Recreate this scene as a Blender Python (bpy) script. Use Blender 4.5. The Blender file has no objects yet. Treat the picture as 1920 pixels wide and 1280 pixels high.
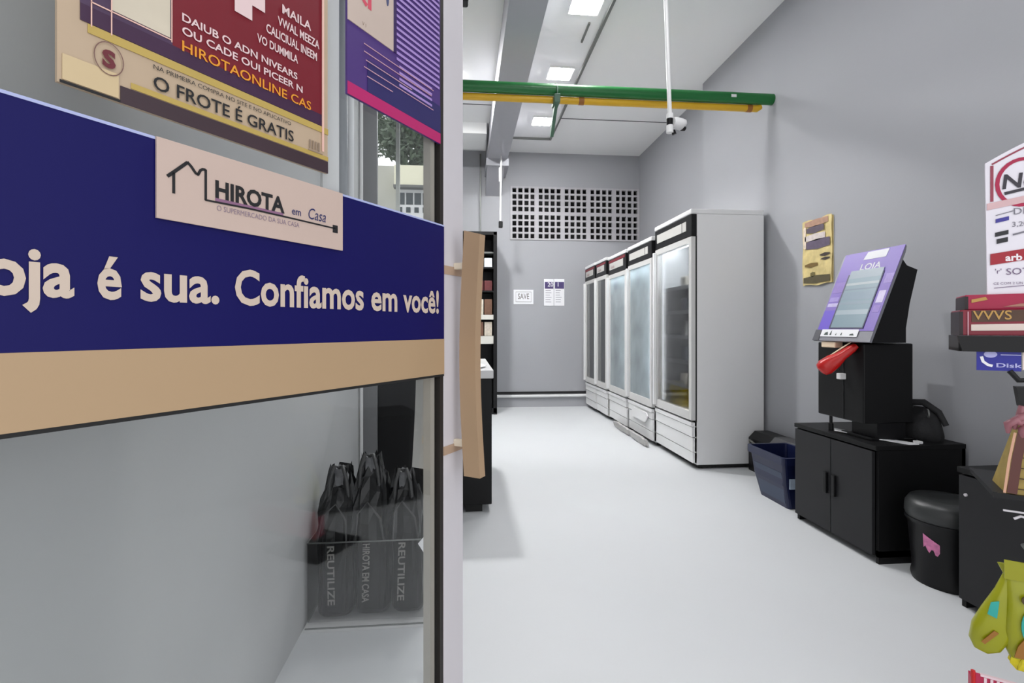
import bpy, bmesh, math, random
from mathutils import Vector, Matrix
random.seed(7)
PI = math.pi
SC = bpy.context.scene
COL = SC.collection

# ---------------------------------------------------------------- camera, world, exposure
F, CX, CY, CAMZ = 950.0, 960.0, 615.0, 1.1
YAW = math.atan(90 / 950)
cam_d = bpy.data.cameras.new('camera')
cam_d.sensor_width = 36; cam_d.sensor_fit = 'HORIZONTAL'
cam_d.lens = 36 * F / 1920
cam_d.shift_y = -(640 - CY) / 1920
cam_d.clip_start = 0.02
cam = bpy.data.objects.new('camera', cam_d); COL.objects.link(cam)
cam.location = (0, 0, CAMZ); cam.rotation_euler = (PI / 2, 0, -YAW)
SC.camera = cam

W = bpy.data.worlds.new('world'); SC.world = W; W.use_nodes = True
W.node_tree.nodes['Background'].inputs[0].default_value = (0.97, 0.975, 1.0, 1)
W.node_tree.nodes['Background'].inputs[1].default_value = 1.25
SC.view_settings.view_transform = 'Standard'; SC.view_settings.look = 'None'
SC.view_settings.gamma = 1; SC.view_settings.use_curve_mapping = False
SC.view_settings.exposure = 0.3
LAMP_MAIN, LAMP_BAY, FRIDGE_GLOW = 115.0, 560.0, 5.0

# ---------------------------------------------------------------- measuring helpers
ca, sa = math.cos(YAW), math.sin(YAW)
def ray(u, v):
    x = (u - CX) / F
    return (x * ca + sa, ca - x * sa, (CY - v) / F)
def atY(u, v, Y):
    r = ray(u, v); t = Y / r[1]; return (r[0] * t, Y, CAMZ + r[2] * t)
def atX(u, v, X):
    r = ray(u, v); t = X / r[0]; return (X, r[1] * t, CAMZ + r[2] * t)

# ---------------------------------------------------------------- materials
def sl(c):
    return tuple((x / 12.92 if x <= .04045 else ((x + .055) / 1.055) ** 2.4) for x in c)
MC = {}
def mat(name, rgb, rough=.6, metal=0, noise=.04, scale=12, bump=0, bscale=60, emit=None, spec=.5):
    """rgb in 0-255 sRGB of the thing's own colour"""
    if name in MC: return MC[name]
    m = bpy.data.materials.new(name); m.use_nodes = True; MC[name] = m
    nt = m.node_tree; b = nt.nodes['Principled BSDF']
    c = sl([x / 255 for x in rgb])
    b.inputs['Roughness'].default_value = rough; b.inputs['Metallic'].default_value = metal
    b.inputs['Specular IOR Level'].default_value = spec
    tc = nt.nodes.new('ShaderNodeTexCoord')
    nz = nt.nodes.new('ShaderNodeTexNoise'); nz.inputs['Scale'].default_value = scale; nz.inputs['Detail'].default_value = 4
    nt.links.new(tc.outputs['Object'], nz.inputs['Vector'])
    mx = nt.nodes.new('ShaderNodeMix'); mx.data_type = 'RGBA'
    mx.inputs[6].default_value = tuple(x * (1 - noise) for x in c) + (1,)
    mx.inputs[7].default_value = tuple(min(1, x * (1 + noise)) for x in c) + (1,)
    nt.links.new(nz.outputs['Fac'], mx.inputs[0]); nt.links.new(mx.outputs[2], b.inputs['Base Color'])
    if bump:
        n2 = nt.nodes.new('ShaderNodeTexNoise'); n2.inputs['Scale'].default_value = bscale; n2.inputs['Detail'].default_value = 5
        nt.links.new(tc.outputs['Object'], n2.inputs['Vector'])
        bp = nt.nodes.new('ShaderNodeBump'); bp.inputs['Strength'].default_value = bump; bp.inputs['Distance'].default_value = .01
        nt.links.new(n2.outputs['Fac'], bp.inputs['Height']); nt.links.new(bp.outputs['Normal'], b.inputs['Normal'])
    if emit:
        b.inputs['Emission Color'].default_value = (1, 1, 1, 1) if not isinstance(emit, tuple) else emit[1] + (1,)
        b.inputs['Emission Strength'].default_value = emit if not isinstance(emit, tuple) else emit[0]
    return m
def glass(name, tint=(1, 1, 1), haze=0.0, haze_rgb=(220, 225, 228), refl=1.0):
    if name in MC: return MC[name]
    m = bpy.data.materials.new(name); m.use_nodes = True; MC[name] = m
    nt = m.node_tree; nt.nodes.clear()
    out = nt.nodes.new('ShaderNodeOutputMaterial')
    tr = nt.nodes.new('ShaderNodeBsdfTransparent'); tr.inputs[0].default_value = tint + (1,)
    gl = nt.nodes.new('ShaderNodeBsdfGlossy'); gl.inputs['Roughness'].default_value = .03
    fr = nt.nodes.new('ShaderNodeFresnel'); fr.inputs[0].default_value = 1.45
    mu = nt.nodes.new('ShaderNodeMath'); mu.operation = 'MULTIPLY'; mu.inputs[1].default_value = refl
    nt.links.new(fr.outputs[0], mu.inputs[0])
    m1 = nt.nodes.new('ShaderNodeMixShader'); nt.links.new(mu.outputs[0], m1.inputs[0])
    base = tr
    if haze:
        df = nt.nodes.new('ShaderNodeBsdfTranslucent'); df.inputs[0].default_value = sl([x / 255 for x in haze_rgb]) + (1,)
        d2 = nt.nodes.new('ShaderNodeBsdfDiffuse'); d2.inputs[0].default_value = sl([x / 255 for x in haze_rgb]) + (1,)
        m3 = nt.nodes.new('ShaderNodeMixShader'); m3.inputs[0].default_value = .5
        nt.links.new(df.outputs[0], m3.inputs[1]); nt.links.new(d2.outputs[0], m3.inputs[2])
        tc = nt.nodes.new('ShaderNodeTexCoord'); nz = nt.nodes.new('ShaderNodeTexNoise'); nz.inputs['Scale'].default_value = 3.5
        nt.links.new(tc.outputs['Object'], nz.inputs['Vector'])
        mr = nt.nodes.new('ShaderNodeMapRange'); mr.inputs[3].default_value = haze * .6; mr.inputs[4].default_value = min(1, haze * 1.4)
        nt.links.new(nz.outputs['Fac'], mr.inputs[0])
        m2 = nt.nodes.new('ShaderNodeMixShader'); nt.links.new(mr.outputs[0], m2.inputs[0])
        nt.links.new(tr.outputs[0], m2.inputs[1]); nt.links.new(m3.outputs[0], m2.inputs[2]); base = m2
    nt.links.new(base.outputs[0], m1.inputs[1]); nt.links.new(gl.outputs[0], m1.inputs[2])
    nt.links.new(m1.outputs[0], out.inputs[0])
    return m
M_WALL = lambda: mat('grey_wall_paint', (162, 163, 167), .75, noise=.02, scale=2, bump=.04)
M_WALLD = lambda: mat('grey_partition_paint', (186, 187, 187), .7, noise=.04, scale=3, bump=.03)
M_CEIL = lambda: mat('white_ceiling_board', (236, 236, 236), .8, noise=.01, scale=1.5)
M_BLACK = lambda: mat('black_laminate', (17, 17, 18), .5, noise=.1, scale=30, spec=.25)
M_BLACKP = lambda: mat('black_plastic', (13, 13, 15), .4, noise=.1, scale=30, spec=.3)
M_WHITE = lambda: mat('white_enamel', (226, 226, 226), .35, noise=.01)
M_ALU = lambda: mat('white_aluminium', (206, 202, 206), .4, noise=.02)
M_PAPER = lambda: mat('white_paper', (235, 235, 238), .7, noise=.01)
M_DARK = lambda: mat('dark_rubber', (20, 20, 20), .7)
M_INK = lambda: mat('black_ink', (18, 18, 22), .6)

# ---------------------------------------------------------------- mesh builder
class MB:
    def __init__(s): s.v, s.f, s.sm = [], [], []
    def add(s, vs, fs, smooth=False):
        o = len(s.v); s.v += [tuple(p) for p in vs]
        for f in fs: s.f.append([i + o for i in f]); s.sm.append(smooth)
        return s
    def box(s, x0, x1, y0, y1, z0, z1, bev=0, M=None):
        if x1 < x0: x0, x1 = x1, x0
        if y1 < y0: y0, y1 = y1, y0
        if z1 < z0: z0, z1 = z1, z0
        vs = [(x, y, z) for x in (x0, x1) for y in (y0, y1) for z in (z0, z1)]
        fs = [(0, 1, 3, 2), (4, 6, 7, 5), (0, 4, 5, 1), (2, 3, 7, 6), (0, 2, 6, 4), (1, 5, 7, 3)]
        if bev:
            bm = bmesh.new(); bv = [bm.verts.new(p) for p in vs]
            for f in fs: bm.faces.new([bv[i] for i in f])
            bmesh.ops.bevel(bm, geom=bm.edges[:], offset=bev, segments=2, affect='EDGES', profile=.5)
            bm.verts.index_update()
            vs = [p.co[:] for p in bm.verts]; fs = [[q.index for q in f.verts] for f in bm.faces]; bm.free()
        if M: vs = [tuple(M @ Vector(p)) for p in vs]
        return s.add(vs, fs)
    def prism(s, poly, fn, d0, d1):
        """poly in 2D; fn(a,b,d)->3D; extruded d0..d1"""
        n = len(poly)
        vs = [fn(a, b, d0) for a, b in poly] + [fn(a, b, d1) for a, b in poly]
        fs = [tuple(range(n))[::-1], tuple(range(n, 2 * n))] + [(i, (i + 1) % n, (i + 1) % n + n, i + n) for i in range(n)]
        return s.add(vs, fs)
    def tube(s, path, r, n=12, closed=False, cap=True):
        P = [Vector(p) for p in path]; m = len(P); rings = []
        rr = r if isinstance(r, (list, tuple)) else [r] * m
        up = None
        for i, p in enumerate(P):
            if closed: d = P[(i + 1) % m] - P[i - 1]
            else: d = P[min(i + 1, m - 1)] - P[max(i - 1, 0)]
            d.normalize()
            if up is None: up = Vector((0, 0, 1)) if abs(d.z) < .9 else Vector((1, 0, 0))
            a = d.cross(up); a.normalize(); b = a.cross(d); b.normalize(); up = b
            rings.append([p + (a * math.cos(2 * PI * k / n) + b * math.sin(2 * PI * k / n)) * rr[i] for k in range(n)])
        vs = [q for R in rings for q in R]; fs = []
        for i in range(m if closed else m - 1):
            j = (i + 1) % m
            for k in range(n): fs.append((i * n + k, i * n + (k + 1) % n, j * n + (k + 1) % n, j * n + k))
        s.add(vs, fs, True)
        if cap and not closed: s.add(rings[0], [tuple(range(n))[::-1]]); s.add(rings[-1], [tuple(range(n))])
        return s
    def loft(s, rings, cap=True, smooth=True):
        n = len(rings[0]); vs = [q for R in rings for q in R]; fs = []
        for i in range(len(rings) - 1):
            for k in range(n): fs.append((i * n + k, i * n + (k + 1) % n, (i + 1) * n + (k + 1) % n, (i + 1) * n + k))
        s.add(vs, fs, smooth)
        if cap: s.add(rings[0], [tuple(range(n))[::-1]]); s.add(rings[-1], [tuple(range(n))])
        return s
    def text(s, txt, fn, x0, z0, w=None, h=.05, bold=0.0, shear=0.0):
        """fits txt with cap height h (and width w if given); fn(a,b)->3D"""
        cu = bpy.data.curves.new('t', 'FONT'); cu.body = txt; cu.size = 1; cu.offset = bold; cu.shear = shear; cu.resolution_u = 3
        o = bpy.data.objects.new('t', cu); COL.objects.link(o)
        me = bpy.data.meshes.new_from_object(o.evaluated_get(bpy.context.evaluated_depsgraph_get()))
        vs = [p.co[:] for p in me.vertices]; fs = [tuple(p.vertices) for p in me.polygons]
        bpy.data.objects.remove(o); bpy.data.curves.remove(cu); bpy.data.meshes.remove(me)
        if not vs: return s
        xs = [p[0] for p in vs]; mn, mxx = min(xs), max(xs)
        sy = h / .72; sx = (w / (mxx - mn)) if w else sy
        return s.add([fn(x0 + (p[0] - mn) * sx, z0 + p[1] * sy) for p in vs], fs)
    def stroke(s, pts, wd, fn, closed=False):
        P = [Vector((a, b)) for a, b in pts]; L, R = [], []; m = len(P)
        for i, p in enumerate(P):
            d = (P[(i + 1) % m] - P[i - 1]) if closed else (P[min(i + 1, m - 1)] - P[max(i - 1, 0)])
            d.normalize(); q = Vector((-d.y, d.x)) * wd / 2
            L.append(p + q); R.append(p - q)
        for i in range(m if closed else m - 1):
            j = (i + 1) % m
            s.add([fn(*L[i]), fn(*L[j]), fn(*R[j]), fn(*R[i])], [(0, 3, 2, 1)])
        return s
    def build(s, name, m, parent=None, kind=None, label=None):
        me = bpy.data.meshes.new(name); me.from_pydata(s.v, [], s.f); me.update()
        bm = bmesh.new(); bm.from_mesh(me); bmesh.ops.recalc_face_normals(bm, faces=bm.faces[:]); bm.to_mesh(me); bm.free()
        for p, q in zip(me.polygons, s.sm): p.use_smooth = q
        me.materials.append(m)
        o = bpy.data.objects.new(name, me); COL.objects.link(o)
        if parent is not None:
            o.parent = parent
            root = parent
            while root.parent: root = root.parent
            fr = FR.get(root.name)
            if fr is not None: me.transform(fr.inverted())
        else:   # give a lone mesh an origin of its own
            xs = [p[0] for p in s.v]; ys = [p[1] for p in s.v]; zs = [p[2] for p in s.v]
            c = Vector(((min(xs) + max(xs)) / 2, (min(ys) + max(ys)) / 2, min(zs)))
            me.transform(Matrix.Translation(-c)); o.location = c
        if kind: o['kind'] = kind
        if label: o['label'] = label
        return o
FR = {}
def tag(o, label, cat, group=None):
    o['label'] = label; o['category'] = cat
    if group: o['group'] = group
    return o
def thing(name, loc, label, cat, group=None, rz=0, local=False):
    o = bpy.data.objects.new(name, None); COL.objects.link(o); o.location = loc; o.rotation_euler = (0, 0, rz)
    o.empty_display_size = .1
    if not local: FR[o.name] = Matrix.Translation(Vector(loc)) @ Matrix.Rotation(rz, 4, 'Z')
    return tag(o, label, cat, group)
def dup(o, loc, label=None, rz=None, group=None, parent=None):
    c = o.copy(); COL.objects.link(c)
    if parent is None:
        c.location = loc
        if rz is not None: c.rotation_euler = (0, 0, rz)
        if label: c['label'] = label
        if group: c['group'] = group
    else: c.parent = parent
    for ch in list(o.children): dup(ch, None, parent=c)
    return c
XZ = lambda Y: (lambda a, b, d=0: (a, Y + d, b))
YZ = lambda X: (lambda a, b, d=0: (X + d, a, b))
def oval(cx, cy, rx, ry, n=24): return [(cx + rx * math.cos(2 * PI * k / n), cy + ry * math.sin(2 * PI * k / n)) for k in range(n)]

# ================================================================ THE SHELL
CEIL, BACK, XN, XF = 3.55, 7.02, 2.385, 2.485
MB().box(-2.6, 3.2, -1.2, BACK + .3, -.1, 0).build('floor', mat('grey_resin_floor', (206, 208, 210), .55, noise=.025, scale=1.6, bump=.05, bscale=25), kind='structure')
MB().box(XN, XN + .25, .35, 4.88, 0, CEIL).build('wall_right', M_WALL(), kind='structure')
MB().box(XF, XF + .15, 4.88, BACK, 0, CEIL).build('wall_right_far', M_WALL(), kind='structure')
MB().box(2.3, 2.7, .16, .32, 0, CEIL).box(-2.6, -.6, .16, .32, 0, CEIL).box(-.6, 2.3, .16, .32, 2.9, CEIL).build('wall_front', M_WALL(), kind='structure')
def holed(xs, zs, holes, y0, y1):
    m = MB()
    X = sorted(set(xs + [h for q in holes for h in q[:2]])); Z = sorted(set(zs + [h for q in holes for h in q[2:]]))
    for i in range(len(X) - 1):
        for k in range(len(Z) - 1):
            cx, cz = (X[i] + X[i + 1]) / 2, (Z[k] + Z[k + 1]) / 2
            if any(q[0] < cx < q[1] and q[2] < cz < q[3] for q in holes): continue
            m.box(X[i], X[i + 1], y0, y1, Z[k], Z[k + 1])
    return m
GX0, GX1, GZ0, GZ1 = .64, 2.485, 2.33, 3.075
WX0, WX1, WZ0, WZ1 = -1.95, -.34, 1.0, 4.45
holed([-2.5, 2.7], [0, 4.7], [(GX0, GX1, GZ0, GZ1), (WX0, WX1, WZ0, WZ1)], BACK, BACK + .14).build('wall_back', M_WALL(), kind='structure')
MB().box(GX0 - .1, 2.75, BACK + .14, BACK + .5, GZ0 - .1, GZ1 + .1).build('wall_dark_backing', M_DARK(), kind='structure')  # dark box added behind the grille so no bright sky shows through
bpy.data.objects['wall_dark_backing'].data.polygons[0].use_smooth = False
# ceiling over the shop, and the higher roof over the left bay
MB().box(-.62, 2.7, .3, 3.0, CEIL, CEIL + .1).box(-.32, 2.7, 3.0, BACK, CEIL, CEIL + .1).build('ceiling', M_CEIL(), kind='structure')
MB().box(-2.6, -.28, 2.95, BACK + .1, 4.6, 4.7).box(-.32, -.22, 2.95, BACK, CEIL + .1, 4.6).box(-2.6, -.3, 2.95, 3.0, CEIL, 4.6).build('ceiling_bay', M_CEIL(), kind='structure')
MB().box(-.70, -.585, .36, 2.98, 0, CEIL).build('wall_left', M_WALLD(), kind='structure')
MB().box(-2.6, -2.5, 2.98, BACK, 0, 4.6).box(-2.5, -.70, 2.95, 3.0, 0, CEIL).build('wall_left_bay', M_WALLD(), kind='structure')
# grey beam running along the ceiling, with its corbel
MB().box(.30, .56, .3, BACK, 3.28, CEIL).build('ceiling_beam', mat('grey_beam_paint', (168, 168, 174), .6, noise=.02), kind='structure')
m = MB(); m.box(.285, .575, 6.5, BACK, 3.19, 3.285); m.prism([(6.55, 3.19), (BACK, 3.19), (BACK, 2.93), (6.9, 3.0)], YZ(.30), 0, .22)
m.build('trim_1', mat('grey_beam_paint', (0, 0, 0)), kind='structure')
MB().box(-.28, .27, 6.05, 6.6, 3.42, CEIL).build('trim_2', M_CEIL(), kind='structure')
MB().box(.215, .235, BACK - .03, BACK, 2.3, 3.5).build('trim_3', mat('grey_metal', (110, 112, 110), .4, .3), kind='structure')
# seams in the ceiling
MB().box(1.13, XF, 5.83, 5.845, CEIL - .004, CEIL).box(-.28, .3, 5.55, 5.565, CEIL - .004, CEIL).build('trim_4', mat('seam_grey', (95, 96, 98)), kind='structure')
# glossy ceiling strip that holds the lamps
MB().box(.56, 1.09, .3, 6.40, CEIL - .02, CEIL).build('trim_5', mat('glossy_white_panel', (232, 232, 234), .18, noise=.01), kind='structure')
MB().box(1.09, 1.112, .3, 6.42, CEIL - .045, CEIL).box(.56, 1.112, 6.40, 6.42, CEIL - .045, CEIL).build('trim_6', mat('grey_metal', (0, 0, 0)), kind='structure')
# skirting tube on the back wall
m = MB(); m.box(.3, XF, BACK - .012, BACK, .185, .215); m.build('baseboard_back', M_DARK(), kind='structure')
m = MB(); m.tube([(.3, BACK - .02, .155), (XF, BACK - .02, .155)], .02, 10); tag(m.build('wall_conduit', M_WHITE()), 'thin white horizontal conduit low along the grey back wall', 'conduit')
MB().box(XN - .012, XN, .4, 4.85, 0, .07).build('baseboard_right', M_DARK(), kind='structure')

# ventilation blocks
t = thing('ventilation_grille', (1.56, BACK, GZ0), 'light grey grid of square-holed ventilation blocks high in the back wall', 'ventilation grille')
bw, bh = (GX1 - GX0) / 5, (GZ1 - GZ0) / 2
mb = mat('cement_block_paint', (176, 174, 178), .8, bump=.1)
for j in range(2):
    for i in range(5):
        x0, z0 = GX0 + i * bw, GZ0 + j * bh; m = MB()
        ex = .016; pitch = (bw - .024 + .0) / 4; pz = (bh - .02) / 4; bar = .026
        for k in range(5):
            xc = x0 + .012 + k * pitch; hw = .018 if k in (0, 4) else bar / 2
            xa, xb = max(x0, xc - hw), min(x0 + bw, xc + hw); m.box(xa, xb, BACK - .012, BACK + .028, z0, z0 + bh)
            zc = z0 + .010 + k * pz; hz = .014 if k in (0, 4) else .012
            m.box(x0, x0 + bw, BACK - .010, BACK + .026, max(z0, zc - hz), min(z0 + bh, zc + hz))
        m.build('block', mb, t)

# left bay window, with what stands outside
m = MB(); fr = .05
m.box(WX0, WX1, BACK + .03, BACK + .1, WZ0, WZ0 + fr).box(WX0, WX1, BACK + .03, BACK + .1, WZ1 - fr, WZ1)
for x in (WX0, -1.45, -.93, WX1 - .06): m.box(x, x + .05, BACK + .03, BACK + .1, WZ0, WZ1)
m.build('window_1', mat('grey_green_frame', (176, 180, 176), .5), kind='structure')
wg = bpy.data.objects['window_1']
g = MB().box(WX0, WX1, BACK + .06, BACK + .066, WZ0, WZ1).build('pane', glass('window_glass'), None)
c = g.location.copy(); g.parent = wg; g.location = c - wg.location

# the building across the way
BY = 12.0
def bx(u, v): p = atY(u, v, BY); return p[0], p[2]
t = thing('building', (-1.6, BY, -.02), 'pale building with a cream top storey and a dark window row seen beyond the window', 'building')
x0, _ = bx(742, 300); x1, _ = bx(840, 300)
zt, zm, z1, z2, z3, z4 = [bx(745, q)[1] for q in (312, 350, 361, 383, 388, 398)]
MB().box(x0, x1, BY, BY + 3, 0, zm).build('wall', mat('building_white', (232, 234, 234), .8), t)
MB().box(x0 - .02, x1, BY - .12, BY + 3, zm, zt).build('upper_storey', mat('building_cream', (240, 238, 212), .8), t)
MB().box(x0 - .03, x1, BY - .2, BY, zm - .06, zm).build('ledge', mat('grey_metal', (0,)*3), t)
for k in range(6):
    a = x0 + .05 + k * .19; w = MB().box(a, a + .155, BY - .012, BY, z2, z1).build('window', mat('dark_window', (62, 72, 76), .2), t)
    MB().box(a, a + .1, BY - .012, BY, z4, z3).build('window', mat('dark_window', (0,)*3), t)
xx, _ = bx(795, 300)
MB().box(xx, xx + .05, BY - .135, BY - .12, (zt + zm) / 2, zt - .1).box(xx, xx + .05, BY - .135, BY - .12, (zt + zm) / 2 - .15, (zt + zm) / 2 - .05).build('marking', M_DARK(), t)
x2, _ = bx(690, 300)
tag(MB().box(x2 - 1.5, x0 - .04, BY + .4, BY + 3, 0, bx(700, 308)[1] + .1).build('annex', mat('concrete_grey', (190, 190, 180), .9, noise=.12, scale=2)), 'plain grey concrete block beside the cream building outside the window', 'building')
MB().box(-12, 12, BACK + .4, 30, -.15, -.05).build('ground', mat('street_asphalt', (120, 120, 118), .9), kind='structure')
def tree(name, u, v, Y, R, label, n=1900):
    p = atY(u, v, Y); c = Vector(p)
    t = thing(name, (c.x, Y, 0), label, 'tree', 'trees outside the bay window')
    MB().tube([(c.x, Y, -.05), (c.x + .05, Y, c.z * .5), (c.x, Y, c.z)], [.12, .09, .05], 8).build('trunk', mat('bark', (90, 82, 72), .9), t)
    m = MB()
    for i in range(n):
        d = Vector((random.gauss(0, 1), random.gauss(0, 1), random.gauss(0, 1))).normalized() * R * random.random() ** .4
        q = c + Vector((d.x, d.y * .8, d.z * .8)); s = random.uniform(.08, .16)
        a = Vector((random.uniform(-1, 1), random.uniform(-1, 1), random.uniform(-1, 1))).normalized(); b = a.orthogonal().normalized()
        m.add([q - a * s, q + b * s * .5, q + a * s, q - b * s * .5], [(0, 1, 2, 3)])
    m.build('foliage', mat('leaves', (96, 112, 92), .7, noise=.3), t)
tree('tree', 782, 262, 17, 1.25, 'grey green leafy tree rising above the cream building outside')
tree('tree', 705, 235, 20.5, 1.6, 'grey green leafy tree rising above the grey concrete block outside')

# ================================================================ CEILING LAMPS AND CAMERAS
def led(name, x, y, z, s, strength, label, group=None):
    t = thing(name, (x, y, z), label, 'ceiling lamp', group)
    MB().box(x - s / 2 - .012, x + s / 2 + .012, y - s / 2 - .012, y + s / 2 + .012, z - .018, z).build('frame', M_WHITE(), t)
    m = mat('lamp_diffuser_%d' % int(strength), (255, 255, 255), .5, emit=strength)
    MB().box(x - s / 2, x + s / 2, y - s / 2, y + s / 2, z - .022, z - .0185).build('diffuser', m, t)
for y, l in ((1.9, 'square white ceiling lamp over the entrance end of the strip'), (3.72, 'square white ceiling lamp nearest the entrance, cut by the photo top edge'), (4.75, 'square white ceiling lamp just above the green and yellow pipes'), (5.86, 'square white ceiling lamp farthest back, seen under the green pipe')):
    led('ceiling_lamp', .91, y, CEIL - .02, .21, LAMP_MAIN, l, 'square lamps in the ceiling strip')
led('bay_lamp', -.205, 4.95, CEIL, .19, LAMP_BAY, 'square ceiling lamp left of the grey beam behind the door stile')
tag(MB().box(.985, 1.0, 3.95, 4.22, CEIL - .034, CEIL - .02).build('ceiling_clip', mat('grey_metal', (0,)*3)), 'short thin grey clip on the glossy ceiling strip', 'clip')

def cam_rod(x, y, zc, label, s=1.0, mini=False):
    t = thing('security_camera', (x, y, CEIL), label, 'security camera')
    top = CEIL if not mini else 3.28
    if mini:
        MB().tube([(x + .01, y, top), (x, y, zc + .03)], .012, 8).build('rod', M_WHITE(), t)
        MB().box(x - .018, x + .018, y - .02, y + .02, 2.95, 3.13, .006).build('junction_sleeve', M_WHITE(), t)
        MB().box(x - .02, x + .03, y - .03, y + .03, zc - .06, zc + .02, .008).build('camera_body', M_BLACKP(), t)
        return
    MB().tube([(x - .045, y, top), (x - .02, y, (top + zc) / 2), (x, y, zc + .04)], .0125, 12).build('rod', M_WHITE(), t)
    for q_ in ([(x, y, zc + .06), (x, y, zc + .03)], [(x, y, zc - .01), (x, y, zc - .055)]): MB().tube(q_, [.020, .021], 12).build('mount', M_WHITE(), t)
    MB().tube([(x - .001, y, zc + .03), (x - .001, y, zc - .01)], .019, 12).build('joint', M_BLACKP(), t)
    MB().tube([(x + .02, y, zc - .04), (x + .028, y, zc - .064)], .013, 8).build('knob', M_BLACKP(), t)
    # bullet housing pointing right and slightly away
    a = Vector((x + .018, y, zc + .005)); dr = Vector((.95, .28, -.04)).normalized(); up = Vector((0, 0, 1)); sd = dr.cross(up).normalized()
    prof = [(0, .026, .030), (.02, .030, .036), (.06, .030, .036), (.085, .026, .026), (.098, .012, .008)]
    R = []
    for d, ry, rz_ in prof:
        cc = a + dr * d + up * (.004 if d < .08 else .012)
        R.append([cc + sd * ry * math.cos(2 * PI * k / 16) + up * rz_ * math.sin(2 * PI * k / 16) for k in range(16)])
    MB().loft(R).build('housing', M_WHITE(), t)
    q = a + dr * .075 + up * -.014
    MB().tube([q - dr * .004, q + dr * .016 - up * .004], [.020, .014], 12).build('lens', M_BLACKP(), t)
p = atY(1256, 232, 2.95); cam_rod(p[0], 2.95, p[2], 'white camera hanging on a long rod in front of the green pipe')
p = atY(938, 418, 6.4); cam_rod(p[0], 6.4, p[2], 'small dark camera on a thin white rod below the beam end', mini=True)
p = atY(872, 0, 2.2)
tag(MB().box(-.03, .02, 2.18, 2.24, p[2] - .012, CEIL, .01).build('dark_sensor', M_BLACKP()), 'tiny dark sensor at the photo top edge beside the door stile', 'sensor')
bpy.data.objects['dark_sensor'].location.z += 0.0

# pipes across the room
PY = 3.73
a = atY(868, 165, PY); b = atY(1437, 187, PY)
zc = 2.875
m = MB(); m.tube([(-2.5, PY, zc), (XN, PY, zc)], .042, 20)
g = thing('green_pipe', (.9, PY, zc), 'thick dark green horizontal pipe crossing the room under the ceiling', 'pipe')
m.build('pipe', mat('green_pipe_paint', (22, 104, 48), .35, noise=.08), g)
MB().box(2.03, 2.07, PY - .044, PY - .040, zc - .012, zc + .008).build('tag', M_WHITE(), g)
m = MB(); m.tube([(-2.5, PY + .03, zc - .062), (2.28, PY + .03, zc - .062), (2.30, PY + .03, zc - .045)], .026, 16)
y = thing('yellow_pipe', (.9, PY + .03, zc - .09), 'thinner yellow pipe fixed just below the green pipe', 'pipe')
m.build('pipe', mat('yellow_pipe_paint', (214, 168, 34), .4, noise=.1), y)
for xa_ in (2.19, .86): MB().tube([(xa_, PY + .03, zc - .062), (xa_ + .04, PY + .03, zc - .062)], .029, 16).build('coupling', mat('brass', (150, 96, 40), .5), y)
p = atY(1043, 185, PY)
m = MB(); x = p[0]
m.box(x - .022, x + .022, PY - .05, PY + .07, zc - .11, zc - .045, .004)
for s_ in (-1, 1): m.tube([(x, PY, zc + .047), (x, PY + s_ * .047, zc), (x, PY + s_ * .04, zc - .06)], .006, 6)
m.prism([(PY - .02, zc - .10), (PY + .05, zc - .10), (PY + .22, zc - .26), (PY + .19, zc - .28)], lambda a, b, d: (x + d, a, b), -.012, .012)
tag(m.build('pipe_bracket', mat('green_grey_metal', (70, 104, 84), .5)), 'green grey hanging bracket that clasps the two pipes', 'bracket')
# two standing white posts' shadow source: thin cable conduit on right wall is left out

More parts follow.
